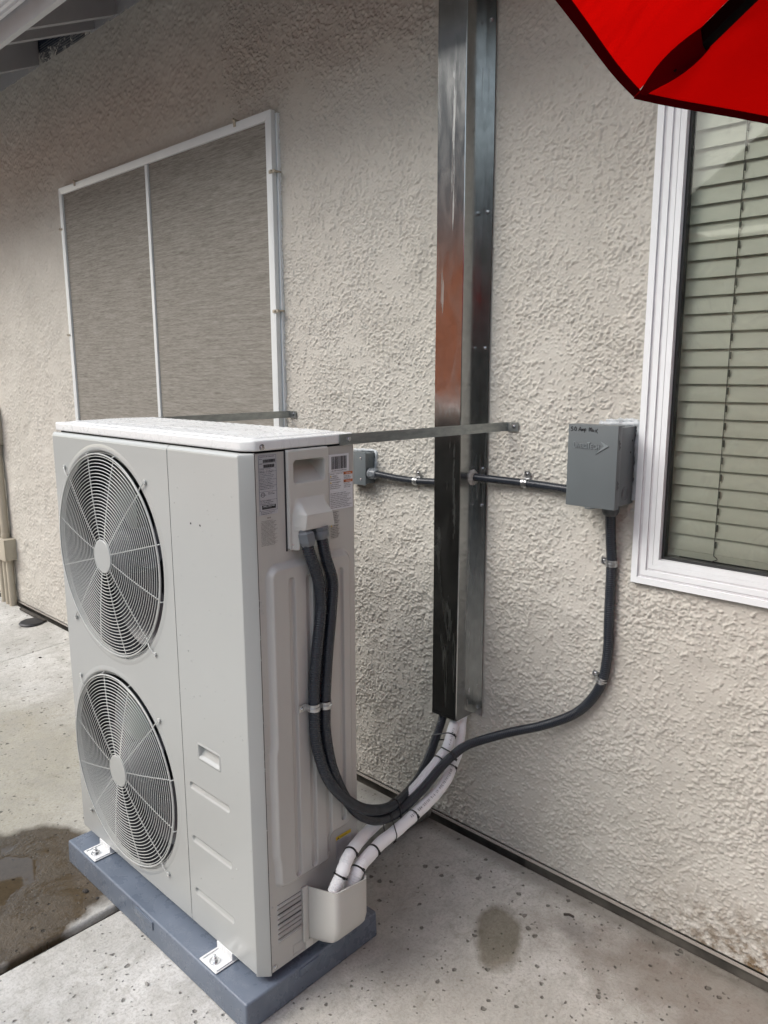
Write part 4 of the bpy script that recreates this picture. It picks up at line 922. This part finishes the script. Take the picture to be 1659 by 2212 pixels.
# printed lettering along the second pipe
def nearest(p, q): q = Vector(q); return min(range(len(p)), key=lambda i: (p[i] - q).length)
mb = MB(); C0 = Vector((1.3266, -1.8787, 1.5593))
def printline(p, i0, i1, s_, r, size, toward):
    n = len(s_); acc = 0; ds = (sum((p[i + 1] - p[i]).length for i in range(i0, i1))) / n; k = 0; nxt = 0
    for i in range(i0, i1):
        if acc >= nxt and k < n:
            T = (p[i + 1] - p[i]).normalized(); o_ = Vector(toward); N = (o_ - T * o_.dot(T)).normalized(); U = -T; V = N.cross(U); ch = s_[n - 1 - k]; nxt += ds; k += 1
            if ch != ' ': text(mb, ch, p[i] + N * (r + .0012) - V * size * .5, U, V, size * .55, size, 0)
        acc += (p[i + 1] - p[i]).length
printline(p2, nearest(p2, (-.022, -.16, .345)), nearest(p2, (.038, -.43, .318)), 'ASTM E84 25/50 R-6 UV POLYETHYLENE C3', .0168, .0075, (.55, -.35, .75))
mb.build('lettering', 'blackplastic' if False else 'fitd', l2)
mb = MB(); printline(p1, nearest(p1, (-.062, -.105, .43)), nearest(p1, (-.036, -.165, .41)), 'R-4.2 1/2', .0158, .0060, (.6, -.5, .5)); mb.build('lettering', 'fitd', l1)
# peeled sleeve gap showing copper near the guard
i = nearest(p1, (.074, -.712, .33)); mb = MB(); mb.tube(p1[i - 8:i + 6], .0172, 16); mb.build('tape_wrap', 'insul', l1, smooth=60)

# ================================================================== CABLE TIES
def hull2d(P):
    P = sorted(set(P)); lo = []; up = []
    for a, b in ((lo, P), (up, P[::-1])):
        for p in b:
            while len(a) > 1 and (a[-1][0] - a[-2][0]) * (p[1] - a[-2][1]) - (a[-1][1] - a[-2][1]) * (p[0] - a[-2][0]) <= 0: a.pop()
            a.append(p)
    return lo[:-1] + up[:-1]
def tie(tubes, q, label, w=.0021, head=(1, -.5, .2)):
    i0 = nearest(tubes[0][0], q); T = (tubes[0][0][min(i0 + 3, len(tubes[0][0]) - 1)] - tubes[0][0][i0 - 3]).normalized(); O = tubes[0][0][i0]
    a = Vector((0, 0, 1)) if abs(T.z) < .9 else Vector((1, 0, 0)); u = (a - T * a.dot(T)).normalized(); v = T.cross(u); P = []
    for p, r in tubes:
        j = min(range(1, len(p) - 1), key=lambda k: abs((p[k] - O).dot(T)) + ((p[k] - O).length) * .35); c_ = p[j] - O; c2 = (c_.dot(u), c_.dot(v))
        for k in range(28): t_ = k / 28 * 6.2832; P.append((round(c2[0] + (r + .0012) * math.cos(t_), 6), round(c2[1] + (r + .0012) * math.sin(t_), 6)))
    Hh = hull2d(P); pts = [O + u * a_ + v * b_ for a_, b_ in Hh]; n = len(pts); cen = sum(pts, Vector()) / n; vs = []; fs = []
    for p_ in pts:
        d = (p_ - cen).normalized(); vs += [p_ - T * w, p_ + T * w, p_ + T * w + d * .0011, p_ - T * w + d * .0011]
    for k in range(n):
        for e in range(4): fs.append((k * 4 + e, k * 4 + (e + 1) % 4, ((k + 1) % n) * 4 + (e + 1) % 4, ((k + 1) % n) * 4 + e))
    mb = MB(); mb.add(vs, fs); hd = Vector(head); hd = (hd - T * hd.dot(T)).normalized(); hp = max(pts, key=lambda p_: (p_ - cen).dot(hd)); X = T; Y = hd; Z = X.cross(Y)
    Mx = Matrix((X, Y, Z)).transposed().to_4x4(); Mx.translation = hp + hd * .001; mb.box(-.0032, .0032, -.001, .0035, -.0028, .0028, 0, Mx)
    mb.tube([hp + hd * .0015 + Z * .002, hp + hd * .003 + Z * .008], .0012, 6)
    o_ = mb.build('cable_tie', 'tie'); o_.location = (0, 0, 0)
    bmv = o_.data; off_ = pts[0].copy(); bmv.transform(Matrix.Translation(-off_)); o_.location = off_
    return tag(o_, label, 'cable tie', 'black cable ties around the pipe bundle')
tie([(pA, .0135), (p1, .0158)], (-.117, -.115, .400), "black cable tie just below the duct's foot, joining one dark conduit and a white pipe")
tie([(pB, .0135), (p1, .0158)], (.006, -.190, .412), 'black cable tie where the wall-crossing conduit passes over the white pipes', head=(1, .3, -.2))
tie([(p1, .0162)], (-.028, -.215, .394), 'black cable tie around the white pipe between the two dark conduits')
tie([(p2, .0170)], (-.022, -.160, .345), 'black cable tie on the outer white pipe, just below the crossing conduit')
tie([(pA, .0135), (pB, .0135)], (-.004, -.44, .360), "black cable tie around both dark conduits at the loop's lowest point", head=(1, .2, -.5))
tie([(pB, .0135), (p2, .0168)], (.020, -.49, .352), 'black cable tie binding the lower conduit to the white pipes', head=(1, -.2, -.6))
tie([(p2, .0170)], (.033, -.40, .318), 'thin black cable tie on the lettered white pipe near the loop')
tie([(p1, .0162)], (.055, -.668, .347), 'broad black cable tie around the front white pipe above the pipe guard', w=.0028, head=(1, .6, .1))
tie([(p2, .0172)], (.054, -.585, .311), 'black cable tie with its head showing on the rear white pipe', w=.0028, head=(1, .6, .1))
tie([(p1, .0175)], (.0775, -.722, .322), 'black cable tie on the wrapped end of the front white pipe')
tie([(p2, .0172)], (.080, -.665, .311), 'black cable tie low on the rear white pipe near the guard')
tie([(p1, .0165)], (.073, -.741, .288), 'lowest black cable tie, where the front white pipe enters the guard')

# ================================================================== STRAPS
def strap_proto(r):
    s_ = thing('conduit_strap', (0, 0, 0), 'x', 'pipe strap', 'one-hole steel conduit straps'); mb = MB(); n = 18; hw = .009; vs = []; fs = []
    prof = [(r + .022, -.0012), (r + .004, -.0012)] + [((r + .0012) * math.cos(a), -r - (r + .0012) * math.sin(a)) for a in np.linspace(-.75, math.pi + .75, n)]
    out = []
    for k, (x, y) in enumerate(prof):
        for z in (-hw, hw):
            vs.append((x, y, z))
    for k in range(len(prof) - 1): fs.append((2 * k, 2 * k + 1, 2 * k + 3, 2 * k + 2))
    # thickness
    m = len(vs)
    for k, (x, y) in enumerate(prof):
        a = prof[max(k - 1, 0)]; b = prof[min(k + 1, len(prof) - 1)]; d = Vector((b[0] - a[0], b[1] - a[1])).normalized(); nx, ny = -d.y * .0012, d.x * .0012
        for z in (-hw, hw): vs.append((x + nx, y + ny, z))
    for k in range(len(prof) - 1): fs += [(m + 2 * k, m + 2 * k + 2, m + 2 * k + 3, m + 2 * k + 1), (2 * k, 2 * k + 2, m + 2 * k + 2, m + 2 * k), (2 * k + 1, m + 2 * k + 1, m + 2 * k + 3, 2 * k + 3)]
    e = (len(prof) - 1) * 2; fs += [(0, 1, m + 1, m), (e, m + e, m + e + 1, e + 1)]
    mb.add(vs, fs)
    # stamped rib
    mb.tube([((r + .0030) * math.cos(a), -r - (r + .0030) * math.sin(a), 0) for a in np.linspace(0, math.pi, 14)], .0020, 6)
    mb.build('band', 'zinc', s_, smooth=50)
    mb = MB(); screwhead(mb, (r + .014, -.0015, 0), (0, -1, 0), .0042); mb.build('screw', 'screw', s_, smooth=30)
    return s_
SP = {.0108: strap_proto(.0108), .0135: strap_proto(.0135)}; used = set()
def place_strap(r, M_, label):
    s_ = SP[r] if r not in used else copy_tree(SP[r]); used.add(r); s_.matrix_world = M_; s_['label'] = label
def RX(ang, ax): return Matrix.Rotation(R(ang), 4, ax)
T_ = Matrix.Translation
place_strap(.0108, T_((-.293, -.006, 1.2055)) @ RX(-90, 'Y'), 'steel strap on the short conduit left of the duct')
place_strap(.0108, T_((.125, -.007, 1.2395)) @ RX(-90, 'Y') @ Matrix.Scale(1.03, 4), 'steel strap on the horizontal conduit between the duct and the disconnect box')
place_strap(.0135, T_((.404, -.0045, 1.05)) @ RX(180, 'Y'), 'upper of two steel straps on the vertical conduit below the disconnect box')
place_strap(.0135, T_((.393, -.0040, .715)) @ RX(196, 'Y'), 'lower of two steel straps on the vertical conduit, where it starts to curve')
place_strap(.0135, T_((.0150, -.7560, .769)) @ RX(90, 'Z') @ RX(180, 'Y'), "steel strap on the front conduit, screwed to the unit's side")
place_strap(.0135, T_((.0150, -.7200, .764)) @ RX(90, 'Z') @ RX(180, 'Y') , "steel strap on the rear conduit against the unit's side")

# ================================================================== UMBRELLA
um = thing('patio_umbrella', (1.852, -.995, 0), 'open red patio umbrella with black ribs at the upper right, in front of the window', 'umbrella')
UC = Vector((1.852, -.995, 0)); UR = 1.05; UZr = 1.92; SL = .58; A0 = R(172)
def rimpt(k, s=1.0, dz=0): a = A0 + k * math.pi / 4; return Vector((UC.x + UR * s * math.cos(a), UC.y + UR * s * math.sin(a), UZr + (1 - s) * UR * SL * (1.0) + .0 + dz))
cn = MB(); hm = MB()
nr_, na_ = 26, 18
for k in range(8):
    g = []
    for i in range(nr_ + 1):
        s = i / nr_; a_ = rimpt(k, s); b_ = rimpt(k + 1, s); row = []
        for j in range(na_ + 1):
            q = j / na_; p = a_.lerp(b_, q); bow = math.sin(math.pi * q)
            inw = (UC - p); inw.z = 0
            p = p + inw * ((-.022 if k == 7 else -.004) * bow * s ** 3) + Vector((0, 0, -.013 * bow * s + .0015 * math.sin(q * 15 + s * 9) * s))
            row.append(p)
        g.append(row)
    vs = [p for row in g for p in row]; fs = [(i * (na_ + 1) + j, i * (na_ + 1) + j + 1, (i + 1) * (na_ + 1) + j + 1, (i + 1) * (na_ + 1) + j) for i in range(nr_) for j in range(na_)]
    cn.add(vs, fs)
    # hem: folded band below rim
    e = g[-1]; e2 = [p.lerp(q_, .24) for p, q_ in zip(g[-1], g[-2])]; vs = []; fs = []
    for p, q_ in zip(e, e2): vs += [p + Vector((0, 0, -.0010)), q_ + Vector((0, 0, -.0020)), p + Vector((0, 0, -.0025))]
    for j in range(na_): fs += [(j * 3, j * 3 + 1, j * 3 + 4, j * 3 + 3), (j * 3, j * 3 + 3, j * 3 + 5, j * 3 + 2), (j * 3 + 2, j * 3 + 5, j * 3 + 4, j * 3 + 1)]
    hm.add(vs, fs)
bm_ = cn.build('canopy', 'red', um, smooth=40)
hm.build('hem', 'hem', um, parent=bm_)
for k in range(8):
    mb = MB(); a_ = rimpt(k, .945, -.016); b_ = rimpt(k, .06, -.016); d = (b_ - a_); dd = d.normalized(); sd_ = dd.cross(Vector((0, 0, 1))).normalized(); up = sd_.cross(dd)
    Mx = Matrix((dd, sd_, up)).transposed().to_4x4(); Mx.translation = a_; mb.box(0, d.length, -.0095, .0095, -.009, .009, 0, Mx); mb.build('rib', 'rib', um, bevel=.002)
    # fabric pocket holding the rib tip
    mb = MB(); c_ = rimpt(k, .990, -.002); A1 = rimpt(k, .905, -.004); n_ = 8; vs = []; fs = []
    inn = (rimpt(k, .9) - c_).normalized(); sd2 = inn.cross(Vector((0, 0, 1))).normalized()
    for i in range(n_ + 1):
        s = i / n_; cc_ = c_.lerp(A1, s); hw = .006 + .019 * math.sin(math.pi * s * .82)
        for q in (-1, -.5, 0, .5, 1): vs.append(cc_ + sd2 * hw * q + Vector((0, 0, -.004 - (.026 * math.sin(min(1, s * 1.2) * 1.3)) * (1 - q * q) - (abs(q) * .003))))
    for i in range(n_):
        for j in range(4): fs.append((i * 5 + j, i * 5 + j + 1, (i + 1) * 5 + j + 1, (i + 1) * 5 + j))
    mb.add(vs, fs); mb.build('rib_pocket', 'hem', um, smooth=60)
mb = MB(); mb.tube([(UC.x, UC.y, .05), (UC.x, UC.y, UZr + UR * SL + .05)], .019, 20); mb.build('pole', 'rib', um, smooth=60)
mb = MB(); mb.lathe((UC.x, UC.y, 0.0), (0, 0, 1), [(.24, 0), (.24, .03), (.10, .06), (.03, .08), (.028, .30)], 32); mb.build('base', 'rib', um, smooth=30)
for k in range(8):
    mb = MB(); mb.tube([rimpt(k, .55, -.026), Vector((UC.x + .03 * math.cos(A0 + k * .785), UC.y + .03 * math.sin(A0 + k * .785), 2.05))], .005, 8); mb.build('stretcher', 'rib', um)

# ================================================================== LEFT SERVICE PIPES
def tanpipe(x, z0, z1, r, label, y=-.032):
    mb = MB(); mb.tube([(x, y, z0), (x, y, (z0 + z1) / 2), (x, y, z1)], r, 20); mb.lathe((x, y, z0), (0, 0, 1), [(r * 1.15, 0), (r * 1.15, .03), (r, .032)], 20)
    o_ = mb.build('wall_pipe', 'tan', smooth=40); o_.data.transform(Matrix.Translation((-x, -y, -z0))); o_.location = (x, y, z0); return tag(o_, label, 'pipe', 'tan painted service pipes')
tanpipe(-3.87, .482, 1.098, .024, 'upper tan pipe from the meter panel down to the small tan box')
tanpipe(-3.95, .46, 1.098, .022, 'upper tan pipe at the picture edge, left of the main one')
tanpipe(-3.845, -.01, .342, .023, 'tan pipe leg below the small tan box, nearest the outdoor unit')
tanpipe(-3.91, -.01, .342, .022, 'middle tan pipe leg standing on the patio under the small tan box')
tanpipe(-3.985, -.01, .335, .022, 'tan pipe leg under the left-hand tan box at the picture edge')
for (x0, x1, z0, z1, lab) in ((-3.90, -3.785, .342, .482, 'small tan box on the wall pipes at the left edge'), (-4.04, -3.91, .335, .470, 'tan box cut off by the left picture edge, beside the other tan box')):
    b = thing('pipe_box', (x0, 0, z0), lab, 'box', 'tan boxes on the service pipes'); mb = MB(); mb.box(x0, x1, -.072, 0, z0, z1); mb.build('box_body', 'tan', b, bevel=.004); mb = MB(); mb.box(x0 - .002, x1 + .002, -.078, -.0725, z0 - .002, z1 + .002); mb.build('lid', 'tan', b, bevel=.002)
b = thing('meter_panel', (-3.8, 0, 1.1), 'tan electric service panel high on the wall at the left edge', 'panel'); mb = MB(); mb.box(-4.15, -3.84, -.09, 0, 1.098, 1.345); mb.build('cabinet', 'tan', b, bevel=.004)
mb = MB(); mb.box(-4.145, -3.845, -.098, -.0905, 1.103, 1.34); mb.build('door', 'tan', b, bevel=.003)

# ================================================================== SMALL THINGS ON THE GROUND
mb = MB(); mb.lathe((-3.385, -.095, .020), (0, 0, 1), [(.075, 0), (.078, .006), (.070, .014), (.05, .016), (.01, .017)], 36)  # plastic drain cover lying flat
o_ = mb.build('drain_cover', 'blackplastic', smooth=30); tag(o_, 'black round drain cover on the patio near the wall at left', 'disc')
mb = MB(); mb.box(-3.70, -3.33, -.050, -.028, .0265, .040); o_ = mb.build('wood_strip', 'wood', bevel=.003); tag(o_, 'dark weathered wood strip lying along the foot of the wall at left', 'wood strip')
mb = MB(); pth = [(-.256, -.225, .030), (-.254, -.15, .030), (-.246, -.06, .030), (-.243, -.02, .030)]
pth = [(a_, b_, c_ + zg(b_)) for a_, b_, c_ in [(-.262, -.40, .030)] + pth]; vs = []
mb.tube(catmull(pth, .02), .031, 28); o_ = mb.build('drain_tube', 'concpipe', smooth=60); tag(o_, 'mottled grey round tube lying on the patio behind the white pipes', 'tube')
rr = random.Random(11)
def pebble(x, y, s, label, mat):
    mb = MB(); mb.lathe((0, 0, 0), (0, 0, 1), [(s * .6, 0), (s, s * .25), (s * .8, s * .7), (s * .3, s * .9)], 7)
    o_ = mb.build('debris_chip', mat); o_.location = (x, y, .001 + zg(y)); o_.scale = (1, rr.uniform(.5, .9), .7); o_.rotation_euler = (0, 0, rr.uniform(0, 6)); return tag(o_, label, 'debris', 'bits of debris on the patio')
pebble(-.760, -1.005, .012, 'dark crumb on the wet concrete beside the pad', 'wood')
pebble(-.705, -.995, .007, 'tiny dark crumb at the edge of the wet patch by the pad', 'wood')
pebble(-2.78, -.30, .010, 'dark crumb on the joint line near the left edge', 'wood')
pebble(-.300, -1.060, .008, 'pale chip on the dry concrete in front of the pad', 'conc')
mb = MB(); mb.tube([(.365, -.120, .024), (.378, -.112, .026), (.392, -.110, .024)], .0035, 6); o_ = mb.build('twig', 'wood'); tag(o_, 'short dark twig on the concrete near the wall, right of the duct', 'twig')

# ================================================================== ADDED OFF-FRAME HOUSES AND FENCE (mirrored in the duct, blocking sky light)
nb = thing('added_house', (-4.1, -4.9, 0), 'added terracotta house with a steep dark roof, unseen, there for the duct to mirror', 'house')  # added house, put there to fill the duct's reflection
mb = MB(); mb.box(-6.5, -2.0, -9.5, -4.9, -.02, 2.95); mb.build('wall', 'terra', nb)
mb = MB(); mb.prism([(-4.7, 2.90), (-4.7, 3.0), (-9.2, 7.6), (-9.2, 7.5)], 'x', -11.5, -1.9); mb.build('roof', 'shingle', nb)
def fence(x0, y0, x1, y1, h_, label):
    L = math.hypot(x1 - x0, y1 - y0); a = math.atan2(y1 - y0, x1 - x0); f_ = thing('added_fence', (x0, y0, 0), label, 'fence', 'added fences out of frame that block light', (0, 0, a)); n = int(L / .145); rr_ = random.Random(4)
    mb = MB()
    for k in range(n): mb.box(k * .145, k * .145 + .138, -.01, .01, 0, h_ + rr_.uniform(-.006, .006))
    o1 = mb.build('fence_boards', 'fencewood'); o1.parent = f_
    mb = MB(); mb.box(0, L, .012, .05, .3, .38); o1 = mb.build('rail', 'fencewood'); o1.parent = f_
    mb = MB(); mb.box(0, L, .012, .05, h_ - .35, h_ - .27); o1 = mb.build('rail', 'fencewood'); o1.parent = f_
fence(4.6, -6.0, 4.6, 0, 1.8, 'added grey-brown board fence, unseen at the right, holding back low light')  # added fence, cuts horizon light on the unit's side
nb = thing('added_house', (2, -5.4, 0), 'added grey-tan house with a dark roof, unseen, blocking low sky light', 'house')  # added house, blocks low sky so the upper wall stays darker
for x0, x1 in ((-1.8, 7.0), ): mb = MB(); mb.box(x0, x1, -10, -5.4, -.02, 2.75); mb.build('wall', 'nwall', nb)
mb = MB(); mb.prism([(-4.8, 2.70), (-4.8, 2.85), (-9.0, 5.0), (-9.0, 4.9)], 'x', -1.7, 7.5); mb.build('roof', 'shingle', nb)
